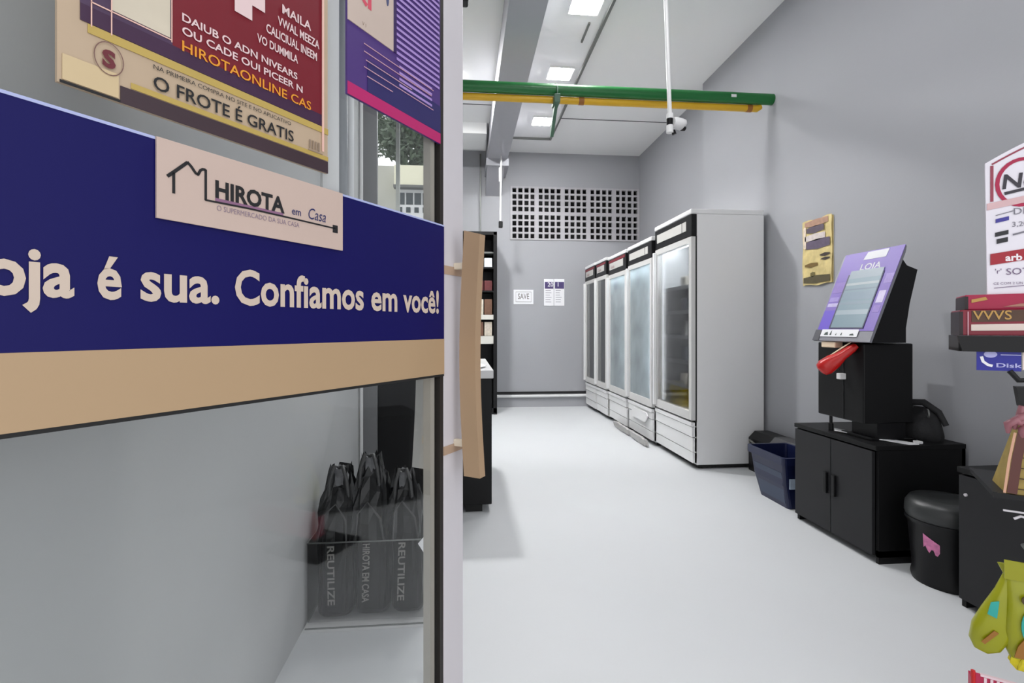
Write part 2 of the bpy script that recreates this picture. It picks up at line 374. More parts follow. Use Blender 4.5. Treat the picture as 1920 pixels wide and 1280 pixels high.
# ================================================================ COOLERS
def cooler(name, y0, y1, xf, xb, h, label, group, fog, glow=FRIDGE_GLOW, header='black', shelves=(0.62, .86, 1.1, 1.34, 1.58), ztopfr=1.82, zbot=.38):
    t = thing(name, ((xf + xb) / 2, (y0 + y1) / 2, 0), label, 'drinks cooler', group)
    th = .035; z0 = .035
    m = MB()
    m.box(xf + .045, xb, y0, y0 + th, z0, h - .01, .003).box(xf + .045, xb, y1 - th, y1, z0, h - .01, .003)
    m.box(xb - th, xb, y0 + th, y1 - th, z0, h - .01)
    m.box(xf + .045, xb - th, y0 + th, y1 - th, ztopfr + .02, h - .01)
    m.box(xf + .045, xb - th, y0 + th, y1 - th, z0, zbot + .02)
    m.build('body', M_WHITE(), t)
    MB().box(xf - .005, xb, y0 - .002, y1 + .002, h - .01, h + .03, .008).build('top_cap', mat('white_enamel', (0,)*3), t)
    hd = MB().box(xf + .0, xf + .045, y0, y1, ztopfr, h - .012, .004).build('header', M_BLACKP(), t)
    zc0, zc1 = ztopfr + (h - ztopfr) * .28, ztopfr + (h - ztopfr) * .70
    MB().box(xf - .004, xf + .0, y0 + .09, y1 - .06, zc0, zc1).build('header_plate', mat('pale_plate', (196, 194, 190), .5), hd)
    if header == 'red':
        MB().box(xf - .0035, xf + .0, y0 + .03, y1 - .03, zc1 + .005, h - .022).build('red_band', mat('dark_red_print', (120, 32, 44), .5), hd)
        MB().text('Gelado', lambda a, b: (xf - .0045, y1 - .12 - a, b), 0, zc0 + .012, h=.035).build('lettering', mat('dark_red_print', (0,)*3), hd)
    else:
        MB().box(xf - .0045, xf - .004, y0 + .16, y0 + .17, zc0, zc1).build('divider', M_DARK(), hd)
    # door
    d = MB(); s = .05
    d.box(xf, xf + .04, y0 + .004, y0 + s, zbot, ztopfr - .004, .004).box(xf, xf + .04, y1 - s, y1 - .004, zbot, ztopfr - .004, .004)
    d.box(xf + .001, xf + .039, y0 + s, y1 - s, zbot, zbot + .07).box(xf + .001, xf + .039, y0 + s, y1 - s, ztopfr - .05, ztopfr - .004)
    door = d.build('door', mat('door_frame_grey', (206, 205, 203), .4), t)
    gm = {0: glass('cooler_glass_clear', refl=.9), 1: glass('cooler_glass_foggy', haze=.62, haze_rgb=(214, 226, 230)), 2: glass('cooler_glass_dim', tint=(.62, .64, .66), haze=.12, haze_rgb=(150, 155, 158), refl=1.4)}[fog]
    MB().box(xf + .012, xf + .018, y0 + s, y1 - s, zbot + .07, ztopfr - .05).build('glass', gm, door)
    MB().box(xf - .03, xf, y1 - .045, y1 - .012, zbot + .02, ztopfr - .03, .006).build('handle', M_WHITE(), door)
    MB().box(xf + .035, xf + .046, y0 + .001, y0 + .02, zbot - .012, ztopfr).box(xf + .035, xf + .046, y1 - .02, y1 - .001, zbot - .012, ztopfr).box(xf + .035, xf + .046, y0 + .02, y1 - .02, zbot - .012, zbot + .02).box(xf + .035, xf + .046, y0 + .02, y1 - .02, ztopfr - .02, ztopfr).build('gasket', M_DARK(), door)
    # kick panel with grooves
    k = MB(); zk = zbot - .016
    k.box(xf + .012, xf + .045, y0 + .004, y1 - .004, .05, .13).box(xf + .012, xf + .045, y0 + .004, y1 - .004, .137, .245).box(xf + .006, xf + .045, y0 + .004, y1 - .004, .252, zk - .035)
    k.box(xf, xf + .045, y0 + .004, y1 - .004, zk - .030, zk)
    k.box(xf + .03, xf + .045, y0 + .004, y1 - .004, .05, zk)
    k.build('kick_panel', M_WHITE(), t)
    for yy in (y0 + .06, y1 - .06):
        for xx in (xf + .1, xb - .06): MB().tube([(xx, yy, 0), (xx, yy, .04)], .022, 10).build('foot', M_DARK(), t)
    MB().box(xf + .06, xb - .02, y0 + .02, y1 - .02, .012, .035).build('base_tray', M_DARK(), t)
    for z in shelves:
        sh = MB(); sh.box(xf + .075, xf + .083, y0 + th, y1 - th, z - .02, z + .012)
        sh.box(xf + .08, xb - th, y0 + th, y1 - th, z - .004, z)
        sh.build('shelf', mat('shelf_grey', (206, 208, 210), .5), t)
    MB().box(xf + .055, xf + .065, y1 - th - .012, y1 - th, zbot + .05, ztopfr - .02).build('lamp_and_fill_strip', mat('cooler_strip_%d' % glow, (255, 255, 255), .5, emit=(glow * .25, (.85, .93, 1.0))), t)
    MB().box(xf + .055, xf + .075, y0 + th, y0 + th + .012, zbot + .05, ztopfr - .02).build('lamp_and_fill_strip', mat('cooler_added_fill_%d' % glow, (255, 255, 255), .5, emit=(glow * 9, (.95, .97, 1.0))), t)  # unseen second strip, added to brighten the goods from the near side
    MB().box(xf + .055, xf + .20, y0 + .05, y1 - .05, ztopfr - .0, ztopfr + .019).build('inner_lamp', mat('cooler_lamp_%d' % glow, (255, 255, 255), .5, emit=(glow * 2.2, (.85, .93, 1.0))), t)
    return t
SH5 = (.62, .82, 1.03, 1.24, 1.45)
cooler('glass_door_cooler', 3.79, 4.545, 1.76, 2.355, 2.0, 'tall white glass door cooler nearest the entrance with black header', 'white coolers in a row', 0, glow=9, shelves=SH5)
cooler('glass_door_cooler', 4.565, 5.25, 1.735, 2.34, 1.925, 'second white cooler from the entrance, foggy glass under a black header', 'white coolers in a row', 1, ztopfr=1.76, zbot=.36, glow=9)
cooler('glass_door_cooler', 5.27, 5.93, 1.72, 2.32, 1.915, 'third white cooler from the entrance, foggy glass under a dark red header', 'white coolers in a row', 1, header='red', ztopfr=1.73, zbot=.36, glow=9)
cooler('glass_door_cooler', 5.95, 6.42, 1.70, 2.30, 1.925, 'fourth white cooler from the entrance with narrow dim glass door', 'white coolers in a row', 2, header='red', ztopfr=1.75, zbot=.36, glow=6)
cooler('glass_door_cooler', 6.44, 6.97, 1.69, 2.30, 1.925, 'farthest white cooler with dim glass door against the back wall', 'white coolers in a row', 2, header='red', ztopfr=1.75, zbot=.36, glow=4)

# goods in the coolers
def tray_proto():
    m = MB().box(-.05, .05, -.065, .065, 0, .05, .008); o = m.build('food_tray', mat('pale_tray', (205, 200, 192), .5), None); return o
def pouch_mesh(mb_, w, d, h, seed=0, base=(0, 0, 0)):
    rnd = random.Random(seed); R = []
    n = 14
    for i, (z, fx, fy) in enumerate(((0, .95, .45), (.08, .98, .8), (.3, 1, 1), (.6, .98, .95), (.82, .95, .6), (.92, 1, .15), (1, 1, .12))):
        ring = []
        for k in range(n):
            a = 2 * PI * k / n; cx = math.copysign(abs(math.cos(a)) ** .5, math.cos(a)); cy = math.copysign(abs(math.sin(a)) ** .8, math.sin(a))
            j = 1 + rnd.uniform(-.05, .05)
            ring.append((base[0] + cy * d / 2 * fy * j, base[1] + cx * w / 2 * fx * j, base[2] + z * h + (rnd.uniform(-.01, .01) * h if 0 < i < 6 else 0)))
        R.append(ring)
    return mb_.loft(R)
def goods(y0, y1, x, shelves, kinds, group, label, pitch=.115):
    first = {}
    for si, z in enumerate(shelves):
        n = int((y1 - y0 - .08) / pitch)
        for k in range(n):
            kd = kinds[(si + (k // 2)) % len(kinds)] if isinstance(kinds, list) else kinds
            yy = y0 + .04 + pitch * (k + .5) + .0
            lab = label[si] if isinstance(label, list) else label
            if kd not in first:
                if kd == 'tray': o = MB().box(x - .05, x + .06, yy - .05, yy + .05, z, z + .095, .012).build('food_tray', mat('pale_tray', (226, 220, 208), .5)); c_ = 'food package'
                elif kd == 'box': o = MB().box(x - .04, x + .05, yy - .045, yy + .045, z, z + .12, .004).build('food_box', mat('dark_print', (150, 152, 160), .5, noise=.5, scale=40)); c_ = 'food package'
                elif kd == 'carton': o = MB().box(x - .04, x + .05, yy - .045, yy + .045, z, z + .135, .004).build('food_carton', mat('grey_print', (200, 200, 198), .5, noise=.5, scale=40)); c_ = 'food package'
                elif kd == 'pouch': o = pouch_mesh(MB(), .10, .09, .11, 3, (x, yy, z)).build('snack_pouch', mat('yellow_pouch', (220, 194, 50), .4, noise=.5, scale=30)); c_ = 'snack bag'
                else: o = MB().tube([(x, yy, z), (x, yy, z + .12), (x, yy, z + .15), (x, yy, z + .18)], [.03, .03, .012, .012], 12).build('drink_bottle', mat('bottle_grey', (140, 146, 150), .3)); c_ = 'bottle'
                first[kd] = (o, o.location.copy(), yy, z); tag(o, lab, c_, group)
            else:
                o, l0, yb, zb = first[kd]; c2 = o.copy(); COL.objects.link(c2)
                c2.location = (l0.x, l0.y + yy - yb, l0.z + z - zb); c2['label'] = lab; c2.rotation_euler = (0, 0, random.uniform(-.15, .15))
LB = ['on the top shelf', 'on the second shelf down', 'on the third shelf down', 'on the fourth shelf down', 'on the fifth shelf down']
def lbl(s): return s
goods(3.83, 4.50, 1.905, [1.45], ['tray'], 'trays on the upper shelf of the nearest cooler', 'pale food tray on the top shelf of the nearest tall cooler', pitch=.20)
goods(3.83, 4.50, 1.905, [1.24], ['box'], 'grey boxes in the nearest cooler', 'grey printed food box on the second shelf of the nearest tall cooler', pitch=.20)
goods(3.83, 4.50, 1.905, [1.03], ['carton'], 'cartons in the nearest cooler', 'grey printed carton on the third shelf of the nearest tall cooler', pitch=.20)
goods(3.83, 4.50, 1.905, [.82], ['box'], 'low grey boxes in the nearest cooler', 'grey printed food box on the fourth shelf of the nearest tall cooler', pitch=.20)
goods(3.83, 4.50, 1.905, [.62], ['tray'], 'low trays in the nearest cooler', 'pale food tray on the lowest shelf of the nearest tall cooler', pitch=.20)
goods(3.83, 4.50, 1.885, [.402, .515], ['pouch'], 'yellow bags at the bottom of the nearest cooler', 'crinkled yellow food bag at the bottom of the nearest tall cooler')
for (a_, b_, tx, gl_, x) in ((4.60, 5.22, 'second cooler from the entrance', 'second cooler', 1.92), (5.30, 5.90, 'third cooler from the entrance', 'third cooler', 1.90)):
    goods(a_, b_, x, [1.34], ['carton'], 'cartons in the ' + gl_, 'grey carton near the top behind the foggy glass of the ' + tx)
    goods(a_, b_, x, [1.1, .86], ['bottle'], 'bottles in the ' + gl_, 'greyish bottle standing behind the foggy glass of the ' + tx)
    goods(a_, b_, x, [.62], ['box'], 'boxes in the ' + gl_, 'dark box low behind the foggy glass of the ' + tx)
goods(5.98, 6.40, 1.88, [1.34, 1.1, .86, .62], ['bottle'], 'bottles in the fourth cooler', 'bottle behind the narrow dim glass of the fourth cooler')
goods(6.48, 6.93, 1.87, [1.34, 1.1, .86, .62], ['bottle'], 'bottles in the farthest cooler', 'bottle behind the dim glass of the cooler against the back wall')

# torn kick plate pieces lying along the base
def slab(y0, y1, x, z, lab, seed):
    rnd = random.Random(seed); n = 9; top = []; bot = []
    for i in range(n):
        f = i / (n - 1); yy = y0 + (y1 - y0) * f
        top.append((yy, .075 + rnd.uniform(-.008, .01) - .02 * (f - .5) ** 2)); bot.append((yy, rnd.uniform(.0, .006) + .02 * abs(f - .5)))
    m = MB(); m.prism(top + bot[::-1], lambda a, b, d: (x + d + b * -.3, a, b + z), 0, .028)
    tag(m.build('broken_grille_piece', mat('grey_plastic_grille', (186, 184, 182), .7, noise=.25, scale=60, bump=.6, bscale=80)), lab, 'broken grille', 'torn grille pieces under the coolers')
slab(5.02, 5.52, 1.672, 0, 'torn grey grille piece on the floor under the third cooler', 1)
slab(4.52, 4.95, 1.672, 0, 'torn grey grille piece on the floor under the second cooler', 2)
m = MB(); m.prism([(4.62, .27), (4.66, .30), (5.0, .30), (5.12, .24), (5.08, .21), (4.7, .20)], lambda a, b, d: (1.715 + d, a, b), 0, .012)
tag(m.build('loose_cover_plate', M_WHITE()), 'loose white cover plate hanging askew on the second cooler base', 'cover plate')

# ================================================================ NOTICES
def notice(name, u0, v0, u1, v1, lab, Y=BACK):
    a = atY(u0, v0, Y); b = atY(u1, v1, Y)
    t = thing(name, ((a[0] + b[0]) / 2, Y, b[2]), lab, 'notice')
    MB().box(a[0], b[0], Y - .006, Y, b[2], a[2]).build('sheet', M_PAPER(), t)
    return t, a[0], b[0], b[2], a[2]
t, x0, x1, z0, z1 = notice('wall_sign', 963, 543, 1000, 570, 'small white sign with outlined letters on the back wall, left of the purple notices')
fn = XZ(BACK - .0075)
MB().text('SAVE', lambda a, b: fn(a, b), x0 + .06, z0 + .07, w=(x1 - x0) - .12, h=.08, bold=.01).build('lettering', mat('grey_print_ink', (120, 116, 112)), t)
MB().stroke([(x0 + .03, z0 + .03), (x1 - .03, z0 + .03), (x1 - .03, z1 - .03), (x0 + .03, z1 - .03)], .006, lambda a, b: fn(a, b), True).build('border', mat('grey_print_ink', (0,)*3), t)
for (ua, ub, side) in ((1020, 1038, 'left'), (1039, 1058, 'right')):
    t, x0, x1, z0, z1 = notice('wall_notice', ua, 523, ub, 573, 'paper notice with a purple top on the back wall, the %s one of the pair' % side)
    t['group'] = 'pair of purple topped notices'
    zz = z1 - (z1 - z0) * .36
    MB().box(x0 + .01, x1 - .005, BACK - .008, BACK - .006, zz, z1 - .04).build('purple_header', mat('purple_print', (74, 60, 110), .5), t)
    m = MB()
    for k in range(6): m.box(x0 + .02, x0 + .02 + (x1 - x0 - .05) * random.uniform(.6, 1), BACK - .0075, BACK - .006, zz - .03 - k * .032, zz - .022 - k * .032)
    m.build('text_lines', mat('light_grey_ink', (170, 170, 178)), t)
    MB().text('20' if side == 'left' else '1', lambda a, b: fn(a, b, -.002), x0 + .05, zz + .03, h=.06, bold=.01).build('lettering', M_PAPER(), t)

# pamphlet poster on the right wall
YA, YB = atX(1508, 470, XN)[1], atX(1563, 470, XN)[1]
PZ0, PZ1 = 1.395, 1.84
t = thing('wall_poster', (XN, (YA + YB) / 2, PZ0), 'crinkled golden poster with brown and yellow picture on the right wall', 'poster')
m = MB(); n1, n2 = 10, 14; vs = []
for i in range(n1 + 1):
    for j in range(n2 + 1):
        f, g = i / n1, j / n2; yy = YA + (YB - YA) * f; zz = PZ0 + (PZ1 - PZ0) * g
        vs.append((XN - .008 - .006 * abs(math.sin(7 * f + 5 * g)), yy, zz + .006 * math.sin(9 * f)))
fs = [(i * (n2 + 1) + j, (i + 1) * (n2 + 1) + j, (i + 1) * (n2 + 1) + j + 1, i * (n2 + 1) + j + 1) for i in range(n1) for j in range(n2)]
nb = len(vs); m.add(vs, fs)
m.box(XN - .006, XN, YB, YA, PZ0 + .004, PZ1 - .004)
m.build('sheet', mat('golden_print', (216, 196, 136), .45, noise=.45, scale=14), t)
w_ = YA - YB
def pf(a, b, d=0): return (XN - .0155 - d, YA - a * w_, PZ0 + b * (PZ1 - PZ0))
for (x0, x1, z0, z1, col) in ((.1, .9, .9, .985, (176, 138, 116)), (.16, .76, .80, .89, (92, 80, 92)), (.1, .8, .68, .77, (212, 200, 196)), (.15, .95, .55, .68, (96, 84, 104)), (.05, .14, .58, .9, (224, 206, 186)), (.62, .95, .42, .45, (60, 50, 46)), (.65, .95, .36, .385, (60, 50, 46)), (.1, .55, .28, .33, (120, 96, 50)), (.05, .95, .03, .13, (88, 80, 56)), (.3, .45, .13, .19, (110, 100, 60))):
    m = MB(); pts = [(x0, z0 + .01), (x0 + (x1 - x0) * .5, z0 - .012), (x1, z0 + .008), (x1, z1), (x0 + (x1 - x0) * .5, z1 + .012), (x0, z1 - .008)]
    m.prism(pts, lambda a, b, d: pf(a, b, d), 0, .0008); m.build('picture_patch', mat('patch_%d_%d_%d' % col, col, .5, noise=.3, scale=40), t)

# ================================================================ CABINETS, KIOSK
def cabinet(name, y0, y1, xf, xb, h, lab):
    t = thing(name, ((xf + xb) / 2, (y0 + y1) / 2, 0), lab, 'cabinet', 'low black cabinets')
    m = MB(); th = .018
    m.box(xf + .018, xb, y0, y0 + th, 0, h - .02).box(xf + .018, xb, y1 - th, y1, 0, h - .02).box(xb - th, xb, y0, y1, 0, h - .02).box(xf + .018, xb, y0, y1, .03, .06)
    m.build('body', M_BLACK(), t)
    MB().box(xf, xb, y0 - .004, y1 + .004, h - .022, h, .002).build('top_board', M_BLACK(), t)
    ym = (y0 + y1) / 2
    for a_, b_, s_ in ((y0 + .02, ym - .002, 1), (ym + .002, y1 - .004, -1)):
        d = MB().box(xf, xf + .017, a_, b_, .035, h - .03, .0015).build('door', mat('black_door_laminate', (34, 34, 36), .5, noise=.05, spec=.3), t)
        yh = ym - .03 if s_ == 1 else ym + .03
        MB().box(xf - .014, xf, yh - .011, yh + .011, h * .42, h * .62, .003).build('handle', M_BLACKP(), d)
    return t
cabinet('low_cabinet', 2.187, 2.765, 1.905, 2.365, .552, 'low black two door cabinet under the payment kiosk')
C2 = cabinet('low_cabinet', 1.12, 1.834, 1.95, 2.37, .552, 'low black cabinet nearest the right photo edge, behind the snack rack')
tag(MB().tube([(1.95, 1.80, .45), (1.944, 1.80, .45)], .006, 8).build('cabinet_lock', M_ALU()), 'tiny round silver lock on the front of the rightmost black cabinet', 'lock')
lk = bpy.data.objects['cabinet_lock']; del lk['category']; del lk['label']; lk.parent = C2; lk.location = lk.location - C2.location

CT = .552
t = thing('payment_kiosk', (2.05, 2.44, CT), 'black self service kiosk with slanted purple screen panel on the cabinet', 'kiosk')
KX, K0, K1 = 1.93, 2.285, 2.605
MB().box(KX, 2.19, K0, K1, .635, 1.025, .006).build('housing', M_BLACK(), t)
MB().box(KX - .003, KX + .002, K0 + .13, K0 + .134, .64, .97).box(KX - .003, KX, K0 + .16, K0 + .26, .885, .889).build('seam', M_DARK(), t)
MB().box(2.0, 2.15, K0 + .0, K0 + .16, CT + .012, .636).box(1.97, 2.19, K0 - .0, K0 + .2, CT, CT + .014, .003).build('base_foot', M_BLACKP(), t)
MB().tube([(1.96, K1 - .06, CT), (1.96, K1 - .06, .636)], .008, 10).tube([(1.96, K1 - .06, CT), (1.96, K1 - .06, CT + .04)], .013, 10).build('support_leg', M_BLACKP(), t)
# slanted head: plane from (1.885,z 1.035) to (2.07, z 1.495)
A0 = Vector((1.878, 0, 1.035)); UPV = Vector((.185, 0, .458)); UL = UPV.length; UPV.normalize(); NV = Vector((-UPV.z, 0, UPV.x))
HY0, HY1 = 2.19, 2.575; HW = HY1 - HY0
def hp(a, b, d=0):   # a from left (far) to right (near) 0..HW, b up the slope
    q = A0 + UPV * b + NV * d; return (q.x, HY1 - a, q.z)
hb = MB().prism([(0, .0), (HW, .0), (HW, UL * .93), (HW * .98, UL), (0.01, UL), (0, UL * .98)], hp, 0, -.012); hb.build('screen_fascia', mat('grey_fascia', (122, 122, 130), .4), t)
hd = bpy.data.objects[[o.name for o in t.children][-1]]
hh = MB(); hh.prism([(1.90, 1.03), (1.915, 1.045), (2.075, 1.44), (2.105, 1.40), (2.16, 1.38), (2.12, 1.22), (2.10, 1.10), (2.10, 1.03)], lambda a, b, d: (a, d, b), K0 - .055, K1 - .05); hh.build('head_shell', M_BLACKP(), t)
MB().prism([(.012, .055), (HW, .055), (HW, UL), (0.012, UL)], hp, .0, .0025).build('purple_panel', mat('purple_vinyl', (112, 84, 176), .4, noise=.08, scale=5), hd)
MB().prism([(.012, .055), (.11, .055), (.11, .17), (.012, .17)], hp, .0026, .0030).build('violet_patch', mat('violet_vinyl', (92, 62, 190), .4), hd)
SX0, SX1, SZ0, SZ1 = .105, .315, .072, .362
MB().prism([(SX0 - .012, SZ0 - .006), (SX1 + .006, SZ0 - .006), (SX1 + .006, SZ1 + .006), (SX0 - .012, SZ1 + .006)], hp, .0027, .005).build('bezel', mat('dark_navy', (30, 26, 70), .4), hd)
scr = MB().prism([(SX0, SZ0), (SX1, SZ0), (SX1, SZ1), (SX0, SZ1)], hp, .005, .006).build('screen', mat('screen_light', (60, 80, 90), .3, emit=(.20, (.55, .75, .86))), hd)
for k, (b0, b1, c) in enumerate(((.10, .125, (.75, .9, 1)), (.155, .17, (.45, .6, .72)), (.18, .225, (.40, .56, .70)), (.235, .242, (.3, .42, .52)), (.262, .275, (.85, .95, 1)), (.30, .345, (.55, .68, .78)))):
    MB().prism([(SX0, SZ0 + b0 - .03), (SX1, SZ0 + b0 - .03), (SX1, SZ0 + b1 - .03), (SX0, SZ0 + b1 - .03)], hp, .006, .0064).build('screen_band', mat('screen_band_%d' % k, (50, 60, 70), .3, emit=(.30, c)), scr)
MB().prism([(.155, .445), (.295, .445), (.30, .488), (.17, .488)], hp, .0026, .004).build('white_card', M_PAPER(), hd)
MB().box(0, 0, 0, 0, 0, 0).build('nil', M_PAPER(), hd) if False else None
MB().text('LOJA', lambda a, b: hp(a, b, .0032), .155, .388, w=.13, h=.035, bold=.015).build('lettering', M_PAPER(), hd)
for (a0, a1, b0, b1, nm, c) in ((.34, .385, .30, .35, 'info_patch', (160, 140, 204)), (.335, .375, .20, .262, 'info_patch', (206, 196, 226)), (.335, .375, .15, .185, 'info_patch', (140, 116, 190)), (.02, .085, .22, .245, 'info_patch', (150, 132, 200)), (.02, .09, .19, .21, 'info_patch', (186, 176, 216)), (.02, .09, .27, .33, 'info_patch', (134, 108, 184)), (.15, .30, .372, .376, 'underline', (206, 196, 226))):
    MB().prism([(a0, b0), (a1, b0), (a1, b1), (a0, b1)], hp, .0026, .0034).build(nm, mat('kiosk_%d' % c[0], c, .5, noise=.2, scale=60), hd)
MB().prism([(.05, .022), (.30, .022), (.30, .062), (.05, .062)], hp, .003, .0042).build('note_strip', M_PAPER(), hd)
for a0, w0, h0 in ((.075, .03, .018), (.115, .012, .026), (.155, .008, .012), (.19, .01, .016), (.25, .03, .01)): MB().prism([(a0, .03), (a0 + w0, .03), (a0 + w0 * .7, .03 + h0), (a0 + .004, .03 + h0 * .7)], hp, .0044, .005).build('note_mark', mat('green_black_ink', (50, 66, 60)), hd)
MB().prism([(0, 0), (.045, 0), (.045, .06), (0, .06)], hp, .0027, .0036).build('corner_patch', mat('dark_grey_patch', (66, 66, 74), .5), hd)
# red card terminal clipped on the kiosk front
t = thing('card_terminal', (1.90, 2.37, .87), 'red card payment terminal with pale paper clipped to the kiosk front', 'card terminal')
A = Vector((1.925, 2.33, 1.015)); B = Vector((1.785, 2.395, .885)); d = (B - A).normalized(); sd = Vector((.45, .85, 0)).normalized(); nn = d.cross(sd).normalized()
if nn.x > 0: nn = -nn
R = []
for f, w0, h0 in ((0, .030, .014), (.12, .036, .020), (.4, .040, .024), (.62, .044, .036), (.85, .044, .040), (.96, .036, .032), (1.0, .022, .016)):
    c = A.lerp(B, f); R.append([c + sd * w0 * math.copysign(abs(math.cos(q)) ** .6, math.cos(q)) + nn * h0 * math.copysign(abs(math.sin(q)) ** .6, math.sin(q)) for q in [2 * PI * k / 16 for k in range(16)]])
MB().loft(R).build('body', mat('red_plastic', (190, 22, 20), .3, noise=.1), t)
m = MB(); c0 = A + nn * .026 - sd * .004
for f0, f1, w0 in ((.0, .72, .013),):
    q0, q1 = A.lerp(B, f0) + nn * .024, A.lerp(B, f1) + nn * .031
    m.add([q0 - sd * w0, q0 + sd * w0, q1 + sd * w0 * .5, q1 - sd * w0 * .5, q0 - sd * w0 + nn * .003, q0 + sd * w0 + nn * .003, q1 + sd * w0 * .5 + nn * .003, q1 - sd * w0 * .5 + nn * .003], [(0, 1, 2, 3), (7, 6, 5, 4), (0, 4, 5, 1), (1, 5, 6, 2), (2, 6, 7, 3), (3, 7, 4, 0)])
m.build('paper_slip', mat('cream_paper', (238, 216, 186), .6), t)
m = MB().box(1.885, 1.93, 2.42, 2.52, 1.0, 1.03, .004); m.build('holder_card', mat('cream_paper', (0,)*3), t)
MB().box(1.90, 1.932, 2.40, 2.43, .84, .87, .003).build('clip', M_WHITE(), t)

# papers, cables and bag on the cabinet
def slip(name, pts, lab, seed):
    m = MB(); m.prism(pts, lambda a, b, d: (a, b, CT + d + .004 * math.sin(20 * a)), .003, .006); tag(m.build(name, mat('bright_paper', (244, 244, 246), .6)), lab, 'paper', 'papers on the kiosk cabinet')
slip('paper_slip', [(1.945, 2.50), (1.99, 2.56), (2.055, 2.45), (2.06, 2.36), (2.0, 2.335), (1.975, 2.43)][::-1], 'small crooked white paper slip beside the kiosk leg', 1)
slip('paper_sheet', [(2.00, 2.30), (2.065, 2.34), (2.14, 2.22), (2.13, 2.19), (2.08, 2.19)][::-1], 'longer curled white paper on the cabinet in front of the black bag', 2)
m = MB(); pts = [(2.12 + .06 * math.sin(k * .7), 2.46 - k * .018, CT + .006 + .006 * math.sin(k * 1.3) ** 2) for k in range(14)]
m.tube(pts, .004, 6); c_ = m.build('charging_cable', M_BLACKP()); tag(c_, 'thin dark cable curled on the cabinet beside the kiosk foot', 'cable')
e_ = MB().box(2.13, 2.155, 2.195, 2.225, CT + .002, CT + .014, .002).build('plug', M_WHITE(), None)
l0 = e_.location.copy(); e_.parent = c_; e_.location = l0 - c_.location
t = thing('black_handbag', (2.27, 2.33, CT), 'soft black shoulder bag with a buckle lying on the cabinet by the wall', 'bag')
R = []
for i, (z, rx, ry, ox) in enumerate(((0, .075, .10, 0), (.02, .085, .115, 0), (.07, .08, .10, .0), (.12, .055, .08, .01), (.15, .02, .05, .015))):
    R.append([(2.26 + ox + rx * math.cos(q) * (1 + .08 * math.sin(3 * q + i)), 2.33 + ry * math.sin(q) * (1 + .06 * math.sin(4 * q)), CT + z + .006 * math.sin(5 * q)) for q in [2 * PI * k / 20 for k in range(20)]])
MB().loft(R).build('body', mat('black_fabric', (26, 26, 28), .8, noise=.3, bump=.3), t)
MB().tube([(2.21, 2.43, CT + .03), (2.20, 2.42, CT + .11), (2.23, 2.37, CT + .175), (2.27, 2.31, CT + .18), (2.29, 2.25, CT + .14), (2.30, 2.22, CT + .08)], [.014, .016, .017, .017, .015, .012], 8).build('strap', mat('black_fabric', (0,)*3), t)
MB().tube([(2.235 + .03 * math.cos(q), 2.25 + .035 * math.cos(q), CT + .135 + .018 * math.sin(q)) for q in [2 * PI * k / 14 for k in range(14)]], .004, 6, closed=True).build('buckle', mat('grey_metal', (0,)*3), t)

# trash bin between the cabinets
t = thing('trash_bin', (2.06, 2.01, 0), 'round black lidded trash bin with pink sticker between the two low cabinets', 'trash bin')
bc = (2.09, 2.01)
MB().tube([(bc[0], bc[1], 0), (bc[0], bc[1], .02), (bc[0], bc[1], .05), (bc[0], bc[1], .25), (bc[0], bc[1], .262), (bc[0], bc[1], .275)], [.125, .13, .124, .14, .15, .15], 36).build('bucket', M_BLACKP(), t)
MB().tube([(bc[0], bc[1], .275), (bc[0], bc[1], .29), (bc[0], bc[1], .33), (bc[0], bc[1], .355), (bc[0], bc[1], .36)], [.146, .152, .15, .135, .09], 36).build('lid', mat('dark_grey_plastic', (48, 50, 50), .4), t)
a0 = math.radians(188); m = MB(); vs = []
for i in range(9):
    q = a0 + i * .055
    rr = .1365
    for z in (.165 + .012 * math.sin(i * 1.7) - .002 * i, .225 - .004 * i): vs.append((bc[0] + (rr + (z - .19) * .07) * math.cos(q), bc[1] + (rr + (z - .19) * .07) * math.sin(q), z))
m.add(vs, [(2 * i, 2 * i + 1, 2 * i + 3, 2 * i + 2) for i in range(8)]); m.build('pink_sticker', mat('pink_print', (206, 120, 164), .5, noise=.5, scale=60), t)

# dark blue tub
t = thing('plastic_tub', (2.06, 3.1, 0), 'dark navy blue plastic tub on the floor between cooler and cabinet', 'tub')
def rect(x0, x1, y0, y1, z, r=.02):
    pts = []
    for cx, cy, s in ((x1 - r, y1 - r, 0), (x0 + r, y1 - r, 90), (x0 + r, y0 + r, 180), (x1 - r, y0 + r, 270)):
        for k in range(4): q = math.radians(s + 30 * k); pts.append((cx + r * math.cos(q), cy + r * math.sin(q), z))
    return pts
m = MB(); X0, X1, Y0, Y1 = 1.90, 2.19, 2.86, 3.26
m.loft([rect(X0 + .06, X1 - .04, Y0 + .04, Y1 - .06, 0), rect(X0 + .03, X1 - .02, Y0 + .03, Y1 - .03, .15), rect(X0 + .015, X1 - .01, Y0 + .02, Y1 - .02, .27), rect(X0, X1, Y0, Y1, .275), rect(X0, X1, Y0, Y1, .32), rect(X0 + .015, X1 - .015, Y0 + .015, Y1 - .015, .32), rect(X0 + .03, X1 - .03, Y0 + .035, Y1 - .035, .14)], smooth=False)
m.build('basin', mat('navy_plastic', (18, 26, 62), .35, noise=.1), t)
MB().prism([(Y0 + .06, .03), (Y1 - .09, .03), (Y1 - .06, .22), (Y0 + .05, .22)], lambda a, b, d: (X0 + .058 - b * .165 + d, a, b), -.002, .002).build('label_panel', mat('blue_grey_plastic', (44, 58, 84), .4), t)
MB().box(X0 + .05, X0 + .14, Y0 + .012, Y0 + .02, .13, .19).build('sticker', mat('pale_blue_sticker', (170, 184, 200), .5), t)

